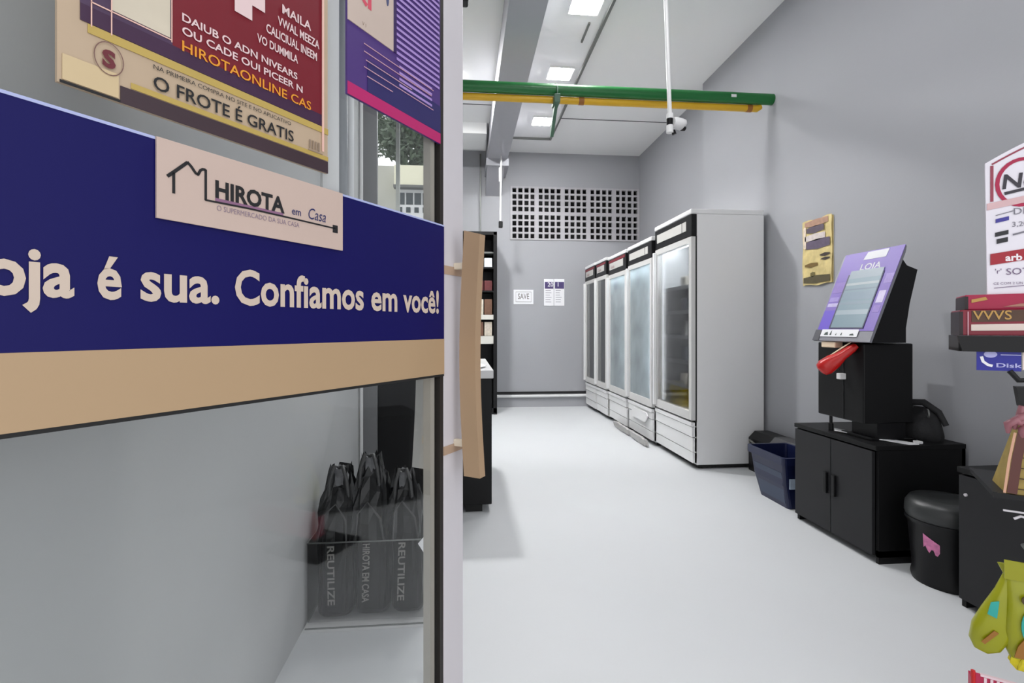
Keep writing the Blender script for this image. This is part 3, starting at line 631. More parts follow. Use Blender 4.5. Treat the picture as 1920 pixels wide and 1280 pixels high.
# dark plinth box by the wall behind the tub
t = thing('black_storage_box', (2.22, 3.4, 0), 'low black box with slanted grey lid against the wall behind the tub', 'storage box')
MB().prism([(2.21, 0), (2.37, 0), (2.37, .30), (2.26, .30), (2.21, .25)], lambda a, b, d: (a, d, b), 2.85, 3.76).build('body', M_BLACKP(), t)
MB().prism([(2.21, .252), (2.26, .302), (2.36, .302), (2.36, .306), (2.26, .306), (2.21, .256)], lambda a, b, d: (a, d, b), 2.85, 3.5).build('lid', mat('grey_lid', (74, 74, 76), .4), t)
MB().tube([(2.205, 3.74, .16), (2.19, 3.71, .24), (2.20, 3.66, .22), (2.205, 3.62, .12)], .008, 8).build('cable_loop', mat('grey_cable', (120, 118, 112), .5), t)

# ================================================================ LEFT SIDE THROUGH THE DOOR
t = thing('display_counter', (-.17, 3.5, 0), 'tall black counter block with a white top standing left of the aisle', 'counter')
MB().box(-.52, .165, 3.02, 4.15, .05, .80, .004).build('body', M_BLACK(), t)
MB().box(-.50, .175, 3.015, 4.16, .80, .85, .004).build('top_slab', mat('white_stone', (206, 206, 206), .4), t)
for xx in (-.40, .06):
    MB().box(xx - .05, xx + .05, 3.05, 3.15, 0, .05).build('foot', M_DARK(), t)
    MB().box(xx - .05, xx + .05, 4.0, 4.1, 0, .05).build('foot', M_DARK(), t)
p0 = atY(806, 735, 3.02); m = MB()
fnC = lambda a, b: (a, 3.018, b)
zz = [atY(800, q, 3.02)[2] for q in (740, 755, 772, 790, 806)]
xa = atY(790, 760, 3.02)[0]
m.stroke([(xa + .10, zz[0] + .02), (xa + .04, zz[0]), (xa + .035, zz[0] - .03), (xa + .09, zz[1])], .012, fnC)
m.stroke([(xa + .02, zz[2] + .02), (xa + .06, zz[2]), (xa + .05, zz[1]), (xa + .13, zz[1] + .01)], .010, fnC)
m.stroke([(xa + .01, zz[3]), (xa + .01, zz[2]), (xa + .05, zz[2] - .03), (xa + .10, zz[2])], .008, fnC)
m.stroke([(xa + .01, zz[4] + .01), (xa + .06, zz[4]), (xa + .13, zz[4] + .01)], .012, fnC)
m.build('white_lettering', M_PAPER(), t)
# paper and crumpled film on top
m = MB(); m.prism([(-.08, 3.12), (.05, 3.05), (.14, 3.2), (.10, 3.6), (-.05, 3.7)], lambda a, b, d: (a, b, .851 + d + .01 * abs(math.sin(9 * a + 5 * b))), 0, .004)
tag(m.build('paper_sheet', mat('bright_paper', (0,)*3)), 'crumpled white sheet lying on the counter top', 'paper')
MB().box(-.585, -.50, 2.985, 3.015, 0, 2.6).build('trim_7', mat('grey_post', (132, 132, 134), .4, .2), kind='structure')
MB().tube([(-.572, 2.9, 0), (-.572, 2.9, 3.2)], .010, 8).build('trim_8', M_WHITE(), kind='structure')
# pipes and meter boxes on the partition
for yy, r_, c_, nm in ((2.20, .022, (206, 208, 210), 'white wall pipe nearest the door, seen through the glass above the blue sign'), (2.36, .03, (150, 154, 158), 'grey wall pipe between the white pipe and the partition end, through the glass'), (2.62, .016, (224, 226, 228), 'thin white wall pipe near the partition end, seen through the glass')):
    tag(MB().tube([(-.585 + r_, yy, 1.30), (-.585 + r_, yy, 3.5)], r_, 12).build('wall_pipe', mat('pipe_%d' % c_[0], c_, .35)), nm, 'pipe', 'vertical pipes on the partition')

# shelving unit in the back left
SX, SXL, SY = .42, -.30, 6.45
t = thing('shelving_unit', (.06, SY + .2, 0), 'tall black shelving unit with goods at the back beside the counter', 'shelving unit')
m = MB().box(SX - .045, SX, SY, SY + .42, 0, 2.33).box(SXL, SXL + .03, SY, SY + .42, 0, 2.33).box(SXL, SX, SY + .40, SY + .42, .05, 2.33).box(SXL, SX, SY, SY + .42, 2.29, 2.33).box(SXL, SX, SY, SY + .42, 0.02, .08)
m.build('frame', M_BLACKP(), t)
SHZ = (.55, 1.0, 1.27, 1.58, 1.88)
for z in SHZ:
    s_ = MB().box(SXL + .03, SX - .045, SY + .02, SY + .40, z - .02, z).build('shelf', M_BLACKP(), t)
    MB().box(SXL + .03, SX - .045, SY + .012, SY + .02, z - .06 if z != 1.0 else z - .10, z).build('price_strip', mat('cream_strip', (206, 204, 196), .5), s_) if z in (1.0, 1.27) else None
MB().box(SXL + .03, SX - .045, SY + .05, SY + .39, 2.06, 2.08).build('lamp_rail', mat('grey_metal', (0,)*3), t)
GC = {'maroon': (96, 40, 42), 'brown': (110, 78, 60), 'cream': (206, 196, 180), 'white': (216, 220, 224)}
def shelf_goods(z, name, seq, hh, lab, grp, w=.10):
    proto = {}
    for k, c in enumerate(seq):
        x = SX - .06 - w / 2 - k * (w + .012)
        if c not in proto:
            o = MB().box(x - w / 2, x + w / 2, SY + .05, SY + .17, z, z + hh, .004).build(name, mat('goods_' + c, GC[c], .5, noise=.35, scale=30)); proto[c] = (o, x)
        else:
            o = proto[c][0].copy(); COL.objects.link(o); o.location.x += x - proto[c][1]
        tag(o, lab % c, 'package', grp)
shelf_goods(1.88, 'white_package', ['white', 'white', 'white', 'white'], .12, '%s box on the top shelf of the black shelving unit', 'boxes on the top shelf of the shelving unit')
shelf_goods(1.58, 'snack_box', ['maroon', 'maroon', 'brown', 'maroon'], .13, '%s box on the upper shelf of the black shelving unit', 'snack boxes on the upper shelf')
shelf_goods(1.27, 'food_package', ['brown', 'cream', 'brown', 'maroon'], .20, '%s package on the middle shelf of the black shelving unit', 'packages on the middle shelf')
shelf_goods(1.0, 'food_package', ['cream', 'brown', 'cream', 'brown'], .18, '%s package just above the counter height on the shelving unit', 'packages on the counter height shelf')

# ---------------------------------------------------------------- bin with black bags
t = thing('clear_bin', (-.355, 2.05, 0), 'clear acrylic bin holding three black bags on the floor by the partition', 'bin')
bx0, bx1, by0, by1 = -.572, -.145, 1.92, 2.18
m = MB().box(bx0, bx1, by0, by0 + .004, .02, .31).box(bx0, bx0 + .004, by0, by1, .02, .31).box(bx1 - .004, bx1, by0, by1, .02, .31).box(bx0, bx1, by1 - .004, by1, .02, .31)
m.build('wall', glass('acrylic', tint=(.86, .86, .86), haze=.05, haze_rgb=(110, 110, 112), refl=.2), t)
MB().box(bx0 - .005, bx1 + .01, by0 - .03, by1, .0, .012).build('base', mat('white_board', (210, 210, 210), .5), t)
m = MB(); q = [(bx0, by0, .31), (bx1, by0, .31), (bx1, by1, .31), (bx0, by1, .31)]; m.tube(q, .003, 6, closed=True); m.tube([(bx1, by0, .01), (bx1, by0, .31)], .003, 6); m.tube([(bx0, by0 - .03, .014), (bx1, by0 - .03, .014)], .003, 6)
m.build('edge_strip', mat('grey_metal', (0,)*3), t)
def blackbag(cx, cy, h, w, seed, lab, word, lean):
    rnd = random.Random(seed); t = thing('black_bag', (cx, cy, .013), lab, 'bag', 'black bags in the clear bin')
    n = 28; R = []
    lev = [(0, .9, .8), (.04, 1, .95), (.2, 1.02, 1), (.45, 1.0, 1), (.6, 1.06, .95), (.72, 1.04, .85), (.81, .94, .66), (.89, .76, .46), (.95, .60, .34), (1.0, .56, .26)]
    for i, (f, fx, fy) in enumerate(lev):
        ring = []
        for k in range(n):
            q = 2 * PI * k / n; cr = 1 + (.03 + .11 * f) * math.sin(k * 2.4 + seed + i * 1.1) * (1 if i > 1 else 0)
            ring.append((cx + lean * f + w / 2 * fx * cr * math.copysign(abs(math.cos(q)) ** .6, math.cos(q)), cy + .1 * fy * cr * math.copysign(abs(math.sin(q)) ** .6, math.sin(q)), .013 + h * f + (.03 * math.sin(k * 1.7 + seed) if i >= 8 else .006 * math.sin(k * 1.3) * (i > 0))))
        R.append(ring)
    MB().loft(R, smooth=False).build('body', mat('black_shiny_film', (20, 20, 21), .28, noise=.3, scale=20, bump=.5, bscale=18), t)
    top = Vector((cx + lean, cy - .01, .013 + h))
    m = MB()
    for s_ in (-1, 1): m.tube([top + Vector((s_ * w * .30, -.03, -.14)), top + Vector((s_ * w * .22, -.05, -.02)), top + Vector((s_ * w * .10, -.04, .03)), top + Vector((0, -.03, .02))], .007, 6)
    m.tube([Vector((cx - w * .40, cy - .104, .30)), Vector((cx - w * .30 + lean * .5, cy - .10, .40)), Vector((cx + lean, cy - .09, .44)), Vector((cx + w * .30 + lean * .5, cy - .10, .38)), Vector((cx + w * .36, cy - .104, .28))], .004, 6)
    m.build('handle', mat('grey_piping', (70, 70, 70), .4), t)
    # crumpled bright film at the mouth
    m = MB(); rr = []
    for i in range(5):
        f = i / 4; rr.append([tuple(top + Vector((math.cos(2 * PI * k / 9) * (.032 - .012 * f) * (1 + .3 * math.sin(k * 2 + i)), -.01 + math.sin(2 * PI * k / 9) * .02, -.05 + .07 * f + .01 * math.sin(k * 3)))) for k in range(9)])
    m.loft(rr, smooth=False).build('crumpled_lining', mat('silver_film', (120, 120, 122), .3, noise=.6, scale=40), t)
    # vertical lettering strip, read down the bag
    def fl(a, b): # a down the bag, b across
        z = .30 - a; x = cx + lean * .6 - .01 + b - (lean * 1.2) * (z / .30) * -.0
        return (x + lean * (z - .12) * -1.2, cy - .1075, z)
    MB().text(word, fl, .01, -.012, w=.22, h=.026, bold=.02).build('lettering', mat('pale_grey_ink', (196, 192, 186), .5), t)
blackbag(-.488, 2.045, .53, .140, 1, 'black bag with pale vertical lettering, leftmost in the clear bin', 'REUTILIZE', .01)
blackbag(-.350, 2.055, .57, .140, 4, 'black bag with pale vertical lettering, middle one in the clear bin', 'HIROTA EM CASA', -.015)
blackbag(-.216, 2.055, .51, .130, 8, 'black bag with pale vertical lettering, rightmost in the clear bin', 'REUTILIZE', -.02)
m = MB(); m.prism([(-.20, .30), (-.165, .34), (-.145, .33), (-.15, .29), (-.175, .26)], lambda a, b, d: (a + .03, 1.905 + d, b), 0, .004)
tag(m.build('price_tag', mat('bright_paper', (0,)*3)), 'small crumpled white tag on the right corner of the clear bin', 'tag')

# ================================================================ SNACK RACK ON THE RIGHT
TH = math.radians(-38); RL = Vector((1.214, 1.14, 0)); rdx = Vector((math.cos(TH), math.sin(TH), 0)); rny = Vector((-math.sin(TH), math.cos(TH), 0))
def rk(u, v, off=0):   # pixel -> rack local (x, z), plane y=off
    r = Vector(ray(u, v)); P = RL + rny * off; tt = P.dot(rny) / Vector((r.x, r.y, 0)).dot(rny); q = r * tt
    return ((q - RL).dot(rdx), CAMZ + r.z * tt)
def rthing(name, lab, cat, group=None): return thing(name, (RL.x, RL.y, 0), lab, cat, group, rz=TH, local=True)
RF = lambda y: (lambda a, b, d=0: (a, y + d, b))
def rbuild(m, name, mt, par): return m.build(name, mt, par)
t = rthing('snack_rack', 'black snack rack with a shelf and hooks at the right photo edge', 'rack')
zs0, zs1 = rk(1797, 658)[1], rk(1797, 629)[1]
MB().prism([(-.004, zs1), (.006, zs0), (.44, zs0), (.44, zs1)], RF(0), -.012, .0).box(.0, .44, 0, .13, zs0, zs0 + .008).box(.436, .44, 0, .2, zs0, zs1).box(.0, .006, 0, .13, zs0, zs1).box(.29, .44, .12, .22, zs0, zs0 + .008).build('upper_shelf', M_BLACKP(), t)
m = MB().box(.30, .33, .20, .23, 0, 1.5).box(.10, .44, .05, .35, 0, .02); m.build('post', M_BLACKP(), t)
xb, zb = rk(1872, 922)
MB().box(xb - .01, .44, -.01, .24, zb - .012, zb).box(xb - .012, xb - .004, -.012, .24, zb - .003, zb + .002).build('middle_shelf', M_BLACKP(), t)
p1, p2, p3 = rk(1893, 695), rk(1910, 713), rk(1930, 712)
MB().tube([(p1[0], .0, p1[1]), (p2[0], .0, p2[1]), (p3[0], 0, p3[1]), (.30, .1, p3[1] + .03), (.31, .2, p3[1])], .006, 8).build('cable', M_BLACKP(), t)
xh, zh = rk(1900, 1040)
MB().tube([(.31, .2, zh + .02), (xh + .02, .02, zh + .02), (xh + .02, -.03, zh + .02), (xh + .02, -.04, zh + .035)], .004, 6).build('hook', mat('grey_metal', (0,)*3), t)
mm = MB(); aa = rk(1880, 955); mm.tube([(aa[0], -.004, aa[1]), (aa[0] + .06, -.004, aa[1])], .0025, 6); bb = rk(1900, 968); mm.tube([(bb[0], -.004, bb[1] - .004), (bb[0] + .012, -.004, bb[1] + .004), (bb[0] + .03, -.004, bb[1])], .003, 6)
mm.build('wire_clip', M_ALU(), t)

# printed header boards
t = rthing('header_board', 'white cardboard header with red ring and printed notices on top of the snack rack', 'sign board')
hx0, ztop = rk(1853, 300); _, zmid = rk(1855, 390); _, zlow = rk(1857, 552)
def arc(x): return .060 * math.sin(min(1, (x - hx0) / .16) * PI / 2)
pts = [(hx0 + i * .016, ztop + arc(hx0 + i * .016)) for i in range(15)]
MB().prism([(hx0 + .004, zlow - .01)] + [(hx0 + .24, zlow - .01)] + pts[::-1], RF(.03), 0, .006).build('board', mat('cool_white_card', (232, 228, 236), .5), t)
def red(m, n_, c): return m.build(n_, mat('rackprint_%d_%d_%d' % c, c, .5, noise=.1), t)
def rr_(x0, z0, x1, z1, sl_=.16): return [(x0, z0), (x1, z0 + (x1 - x0) * sl_), (x1, z1 + (x1 - x0) * sl_), (x0, z1)]
w = .18
m = MB(); m.stroke([(hx0 + .012, zmid + .02), (hx0 + .012, ztop - .008)], .006, RF(.029)); m.stroke([(hx0 + .012 + i * .016, ztop - .012 + arc(hx0 + .012 + i * .016)) for i in range(13)], .004, RF(.029)); red(m, 'border', (150, 60, 80))
m = MB().prism(rr_(hx0 + .003, zmid, hx0 + .2, zmid + .016), RF(.028), 0, .001); red(m, 'pink_band', (214, 178, 180))
rc = rk(1925, 335); cx_, cz_ = rc; m = MB(); m.stroke(oval(cx_, cz_, .045, .055, 26), .008, RF(.0285), True); red(m, 'ring', (170, 22, 70))
m = MB().text('No', RF(.028), cx_ - .036, cz_ - .012, h=.035, bold=.02, shear=.1); m.stroke([(cx_ - .032, cz_ - .024), (cx_ + .01, cz_ - .016)], .007, RF(.028)); red(m, 'lettering', (50, 46, 56))
def P(u, v): return rk(u, v, .028)
a, b_ = P(1867, 418), P(1892, 404); m = MB().prism(rr_(a[0], a[1], b_[0], b_[1] - .006, .2), RF(.028), 0, .001); red(m, 'blue_mark', (62, 56, 150))
a, b_ = P(1866, 444), P(1891, 432); m = MB().prism(rr_(a[0], a[1], b_[0], b_[1] - .003, .2), RF(.028), 0, .001); a, b_ = P(1869, 457), P(1890, 447); m.prism(rr_(a[0], a[1], b_[0], b_[1], .2), RF(.028), 0, .001); red(m, 'black_mark', (34, 34, 40))
a = P(1901, 402); m = MB().text('DIA', RF(.028), a[0], a[1], h=.016, shear=.0); a = P(1898, 425); m.text('3,20', RF(.028), a[0], a[1], h=.012); a = P(1899, 440); m.stroke([a, (a[0] + .03, a[1] + .008), (a[0] + .07, a[1] + .004)], .004, RF(.028)); a = P(1867, 404); m.stroke([a, (a[0] + .032, a[1] + .008)], .0018, RF(.028)); red(m, 'printed_text', (120, 118, 128))
a, b_ = P(1857, 497), P(1920, 472); m = MB().prism(rr_(a[0], a[1], a[0] + .2, a[1] + .027, .14), RF(.028), 0, .001); red(m, 'red_band', (160, 26, 44))
a = P(1885, 489); m = MB().text('arb', RF(.0275), a[0], a[1], h=.016, bold=.03); red(m, 'band_lettering', (240, 232, 236))
a = P(1866, 513); m = MB().text("'r'", RF(.028), a[0], a[1], h=.012); a = P(1887, 515); m.text('SOTF', RF(.028), a[0], a[1], h=.016); a = P(1863, 534); m.text('CE COM 2 UN', RF(.028), a[0], a[1], h=.006); a = P(1864, 540); m.stroke([a, (a[0] + .15, a[1] + .012)], .0015, RF(.028)); red(m, 'small_print', (112, 92, 122))
# chocolate boxes
for i, (v0, v1, u0, yo, lab, hh) in enumerate(((628, 581, 1800, .0, 'dark red chocolate box with gold lettering standing on the rack shelf', 0), (580, 552, 1809, .02, 'crimson chocolate box lying on top of the dark red chocolate box', 1))):
    t = rthing('chocolate_box', lab, 'chocolate box', 'chocolate boxes on the rack shelf')
    x0, z0 = rk(u0, v0); _, z1 = rk(u0, v1); x0 = max(x0, .0) + .004 * i
    if i == 0: z0 = zs1 + .0005; z0b = z0
    if i == 1: z0 = ztp + .0005
    ztp = z1
    x1 = .40
    MB().box(x0, x1, yo + .002, yo + .115, z0, z1, .002).build('carton', mat('crimson_card_%d' % i, ((128, 14, 40), (164, 8, 62))[i], .4, noise=.15), t)
    MB().box(x0 - .001, x0 + .006, yo + .001, yo + .113, z0 + .001, z1 - .004).build('end_flap', mat('dark_maroon', (28, 8, 14), .5), t)
    if i == 0:
        q0 = rk(1821, 622); q1 = rk(1901, 605); MB().prism([(q0[0], q0[1] + .003), (q0[0] + .105, q0[1] + .004), (q0[0] + .112, q0[1] + .020), (q0[0], q0[1] + .018)], RF(yo), 0, .0015).build('price_label', mat('cream_label', (222, 206, 196), .6), t)
        q2 = rk(1822, 602); MB().prism([(q2[0], q2[1] - .002), (x1, q2[1] + .004), (x1, z1), (q2[0], z1 - .002)], RF(yo + .0008), 0, .001).build('brown_print', mat('brown_print', (74, 44, 22), .4, noise=.5, scale=30), t)
        MB().text('VVVS   DOCE', RF(yo - .001), q2[0] + .002, q2[1] + .004, h=.022, bold=.01).build('gold_lettering', mat('gold_ink', (178, 138, 74), .35, .3), t)
        MB().box(x0 + .014, x0 + .016, yo - .001, yo + .001, z0, z1 - .004).build('edge_line', mat('rackpink', (206, 160, 170)), t)
    else:
        q2 = rk(1825, 567); MB().prism([(q2[0], q2[1]), (q2[0] + .03, q2[1] + .007), (q2[0] + .026, q2[1] + .014), (q2[0], q2[1] + .008)], RF(yo), 0, .001).build('gold_mark', mat('gold_ink', (0,)*3), t)
        q3 = rk(1885, 572); MB().prism([(q3[0], q3[1] - .003), (x1, q3[1] - .003), (x1, q3[1] + .008), (q3[0] + .03, q3[1] + .004)], RF(yo), 0, .001).build('tan_swirl', mat('tan_print', (176, 124, 106), .5), t)
# blue card hanging under the shelf
t = rthing('phone_card', 'blue hanging card with white telephone mark under the rack shelf', 'sign')
q0 = rk(1831, 692); q1 = rk(1915, 658)
MB().box(q0[0], q1[0], .0, .002, q0[1] - .002, zs0 - .0, 0).build('card', mat('royal_blue_card', (20, 24, 140), .4), t)
m = MB(); a = rk(1840, 668); m.stroke([(a[0], a[1]), (a[0] + .003, a[1] - .012), (a[0] + .012, a[1] - .020), (a[0] + .020, a[1] - .022)], .006, RF(-.001)); m.build('handset_mark', M_PAPER(), t)
m = MB(); a = rk(1857, 664); m.prism(oval(a[0], a[1], .012, .008), RF(-.0012), 0, .001); a = rk(1876, 665); m.stroke([a, (a[0] + .036, a[1])], .002, RF(-.001)); a = rk(1868, 688); m.text('Disk', RF(-.001), a[0], a[1], w=.045, h=.010, bold=.02); m.build('lettering', mat('pale_lilac', (176, 176, 222)), t)
tag(MB().prism([(q1[0] + .002, q0[1] + .002), (q1[0] + .08, q0[1] + .002), (q1[0] + .08, zs0), (q1[0] + .002, zs0)], lambda a, b, d: tuple(RL + rdx * a + rny * d + Vector((0, 0, b))), 0, .002).build('cream_card', mat('cream_label', (0,)*3)), 'cream hanging card just right of the blue telephone card', 'sign')
# gift package on the middle shelf
t = rthing('gift_package', 'gift package with brown ribbon, woven yellow side and pink bow on the rack', 'gift package')
def G(u, v): return rk(u, v, 0)
cx0 = G(1918, 900)[0] + .05; zt_ = G(1905, 770)[1]
bot = G(1885, 922); hw = cx0 - bot[0]
MB().loft([[(cx0 - hw, 0, zb), (cx0 + hw, 0, zb), (cx0 + hw, .12, zb), (cx0 - hw, .12, zb)], [(cx0 - hw * .72, .02, zb + .10), (cx0 + hw * .72, .02, zb + .10), (cx0 + hw * .72, .10, zb + .10), (cx0 - hw * .72, .10, zb + .10)], [(cx0 - hw * .45, .05, zt_), (cx0 + hw * .45, .05, zt_), (cx0 + hw * .45, .08, zt_), (cx0 - hw * .45, .08, zt_)]], smooth=False).build('wrapped_body', mat('woven_yellow', (156, 132, 60), .5, noise=.3, scale=50), t)
m = MB()
for k in range(5): m.box(cx0 - hw * (.95 - .08 * k), cx0 + hw * .9, -.003 + .004 * k, -.001 + .004 * k, zb + .012 + .024 * k, zb + .014 + .024 * k)
m.build('weave_lines', mat('brown_line', (60, 40, 20)), t)
e = [G(1883, 922), G(1892, 860), G(1903, 810), G(1918, 785)]
m = MB(); m.stroke([(q[0] + .012, q[1]) for q in e], .018, RF(-.006)); m.build('ribbon', mat('brown_ribbon', (84, 36, 26), .35), t)
m = MB(); m.stroke([(q[0] - .001, q[1]) for q in e[:3]], .005, RF(-.007)); m.build('ribbon_edge', mat('peach_ribbon', (206, 158, 130), .4), t)
m = MB(); bc_ = G(1916, 800)
for k in range(5):
    q = bc_[0] - .012 + .012 * k; z = bc_[1] + .012 * math.sin(k * 2.1)
    m.tube([(q - .012, .0, z - .016), (q - .014, -.012, z + .006), (q, -.016, z + .018), (q + .012, -.008, z + .004)], [.004, .009, .010, .004], 8)
m.tube([(bc_[0] - .004, -.006, bc_[1] + .01), (bc_[0] + .0, -.008, bc_[1] + .05)], [.012, .008], 8)
m.build('bow', mat('dusty_pink_ribbon', (150, 96, 104), .35, noise=.3, scale=40), t)
a = G(1905, 725); b_ = G(1912, 762)
MB().prism([(a[0], a[1]), (a[0] + .08, a[1]), (a[0] + .08, b_[1]), (b_[0], b_[1])], RF(-.004), 0, .03).build('dark_tag', M_BLACKP(), t)

# yellow snack bags on hooks
def snack(name, axis, ws, ds, lab, seed):
    """axis: list of (x,z) centres from top to bottom; ws half widths; ds half depths"""
    t = rthing(name, lab, 'snack bag', 'yellow snack bags on the rack')
    rnd = random.Random(seed); R = []; n = 18; m_ = len(axis)
    for i, (c, w0, d0) in enumerate(zip(axis, ws, ds)):
        a_ = Vector(axis[min(i + 1, m_ - 1)]) - Vector(axis[max(i - 1, 0)]); a_.normalize(); nx = Vector((a_.y, -a_.x))
        if nx.x < 0: nx = -nx
        R.append([(c[0] + nx.x * w0 * math.copysign(abs(math.cos(q)) ** .6, math.cos(q)), -.03 + d0 * math.sin(q) * (1 + .12 * math.sin(3 * q + i)), c[1] + nx.y * w0 * math.copysign(abs(math.cos(q)) ** .6, math.cos(q))) for q in [2 * PI * k / n for k in range(n)]])
    MB().loft(R).build('bag', mat('yellow_green_film', (150, 152, 14), .3, noise=.12, scale=8), t)
    return t
def K(u, v): return rk(u, v, -.03)
L_ = [K(1893, 1078), K(1886, 1110), K(1870, 1150), K(1858, 1180), K(1846, 1205), K(1840, 1218)]
t = snack('snack_bag', L_, [.012, .020, .030, .036, .030, .014], [.006, .014, .022, .024, .018, .005], 'yellow green snack bag swinging to the left on the rack hook', 1)
q = K(1860, 1135); MB().prism([(q[0] - .006, q[1] + .016), (q[0] + .008, q[1] + .022), (q[0] + .004, q[1] - .018), (q[0] - .012, q[1] - .012)], RF(-.0545), 0, .004).build('teal_patch', mat('teal_print', (40, 160, 150), .4), t)
q = K(1846, 1185); MB().prism([(q[0] - .010, q[1] - .012), (q[0] + .012, q[1] + .02), (q[0] + .020, q[1] + .016), (q[0] - .004, q[1] - .016)], RF(-.056), 0, .003).build('brown_patch', mat('ochre_print', (150, 100, 30), .4), t)
R_ = [K(1918, 1062), K(1918, 1080), K(1918, 1130), K(1920, 1180), K(1922, 1215), K(1926, 1238)]
t = snack('snack_bag', R_, [.044, .034, .034, .040, .036, .028], [.004, .010, .026, .030, .024, .012], 'yellow green snack bag hanging straight on the rack hook', 2)
a, b_ = K(1880, 1045), K(1884, 1080)
MB().box(a[0], a[0] + .10, -.045, -.040, b_[1], a[1]).build('header_flap', mat('olive_card', (146, 146, 14), .4), t)
q = K(1918, 1116); MB().prism(oval(q[0], q[1], .009, .010), RF(-.062), 0, .004).build('round_mark', mat('dark_brown_print', (70, 54, 24), .5), t)
q = K(1922, 1165); MB().prism(oval(q[0], q[1], .013, .034), RF(-.062), 0, .003).build('teal_patch', mat('teal_print', (0,)*3), t)
q = K(1906, 1205); MB().prism([(q[0] - .010, q[1] - .02), (q[0] + .03, q[1] - .02), (q[0] + .03, q[1] + .006), (q[0] + .008, q[1] + .028), (q[0] - .004, q[1] + .006)], RF(-.061), 0, .004).build('ochre_patch', mat('ochre_print', (0,)*3), t)
# crumpled bright snack below and the red tray
q = K(1920, 1242); m = MB(); R = []
for i, (f, w0) in enumerate(((0, .03), (.3, .036), (.7, .030), (1, .012))):
    R.append([(q[0] + .012 + w0 * math.cos(a) * (1 + .2 * math.sin(k * 3.1 + i)), -.03 + .022 * math.sin(a), q[1] - .014 + .045 * f + .004 * math.sin(k * 2.3)) for k, a in enumerate([2 * PI * k / 18 for k in range(18)])])
t = rthing('noodle_bag', 'bright yellow crinkled snack bag standing in the red and white tray', 'snack bag')
m.loft(R, smooth=False).build('bag', mat('bright_yellow', (226, 200, 30), .4, noise=.5, scale=50), t)
t = rthing('display_tray', 'red and white striped tray at the bottom of the snack rack', 'tray')
zt2 = K(1850, 1258)[1]; xl = K(1822, 1270)[0]
MB().box(xl, .42, -.05, -.045, zt2 - .12, zt2 - .002).box(xl, .42, -.05, .01, zt2 - .12, zt2 - .115).box(xl, xl + .004, -.05, .01, zt2 - .12, zt2 - .03).box(.416, .42, -.05, .01, zt2 - .12, zt2 - .005).build('tray', mat('crimson_print', (176, 30, 72), .5), t)
m = MB()
for k in range(9): m.prism([(xl + .016 + k * .011, zt2 - .12), (xl + .021 + k * .011, zt2 - .12), (xl + .023 + k * .011, zt2 - .006), (xl + .018 + k * .011, zt2 - .006)], RF(-.052), 0, .001)
m.box(xl + .012, .42, -.052, -.045, zt2 - .005, zt2)
m.build('stripe', mat('rackpale', (226, 200, 206), .5), t)
MB().tube([(xl, -.05, zt2 - .12), (xl - .001, -.05, zt2 + .004)], .0045, 8).build('corner_post', mat('red_plastic', (0,)*3), t)
MB().box(xl + .01, .44, -.05, .02, zt2 - .135, zt2 - .122).box(.30, .33, .02, .2, zt2 - .135, zt2 - .122).build('lower_shelf', M_BLACKP(), bpy.data.objects['snack_rack'])

# ================================================================ THE GLASS DOOR IN FRONT
DA = math.atan2(.8369, .5473)
HG = Vector((-.003 - .5473, 1.256 - .8369, 0))
DD, DN = Vector((.5473, .8369, 0)), Vector((-.8369, .5473, 0))     # along the leaf, away from the viewer
def dl(u, v, off=0):    # pixel -> door local (x,z)
    r = Vector(ray(u, v)); Pn = HG + DN * off; tt = Pn.dot(DN) / Vector((r.x, r.y, 0)).dot(DN); q = r * tt
    return ((q - HG).dot(DD), CAMZ + r.z * tt)
def dthing(name, lab, cat, group=None): return thing(name, tuple(HG), lab, cat, group, rz=DA, local=True)
DF = lambda y: (lambda a, b, d=0: (a, y + d, b))
DOORH = 2.25
door = dthing('glass_door', 'open glass door leaf with pale aluminium stile and tan pull handles', 'door')
MB().box(.03, .93, .004, .010, .06, DOORH - .05).build('glass', glass('door_glass', tint=(.95, .96, .96), refl=.13), door)
MB().box(.918, 1.0, -.001, .040, .012, DOORH, .002).build('stile', M_ALU(), door)
MB().box(.905, .918, .0, .036, .06, DOORH - .05).build('gasket', mat('dark_brown_rubber', (34, 28, 24), .6), door)
MB().box(.882, .897, .010, .030, .06, DOORH - .05).build('inner_strip', mat('greige_strip', (176, 170, 160), .5), door)
MB().box(.0, .04, -.001, .040, .012, DOORH, .002).build('hinge_stile', M_ALU(), door)
MB().box(.04, .918, -.001, .040, .012, .09).build('bottom_rail', M_ALU(), door)
MB().box(.04, .918, -.001, .040, DOORH - .08, DOORH).build('top_rail', M_ALU(), door)
MB().box(.575, .612, .010, .016, 1.30, DOORH - .08).build('white_strip', M_WHITE(), door)
TAN = mat('tan_handle_paint', (172, 144, 114), .5, noise=.03)
def bar(y0, y1, z0, z1, xo, mt, name='pull_handle'):
    n = 12; R = []; s_ = -1 if y1 < 0 else 1
    for i in range(n + 1):
        f = i / n; z = z0 + (z1 - z0) * f; bow = (.013 * math.sin(f * PI)) * -s_
        tw = 0
        ya, yb = y0 + bow, y1 + bow
        R.append([(xo - .012, ya, z + (0.012 if i == n else 0)), (xo + .012, ya, z), (xo + .012, yb, z), (xo - .012, yb, z)])
    return MB().loft(R, smooth=False).build(name, mt, door)
b1 = bar(-.034, -.078, .752, 1.318, .965, TAN)
b2 = bar(.077, .112, .757, 1.318, .955, mat('pale_handle_paint', (206, 204, 198), .5))
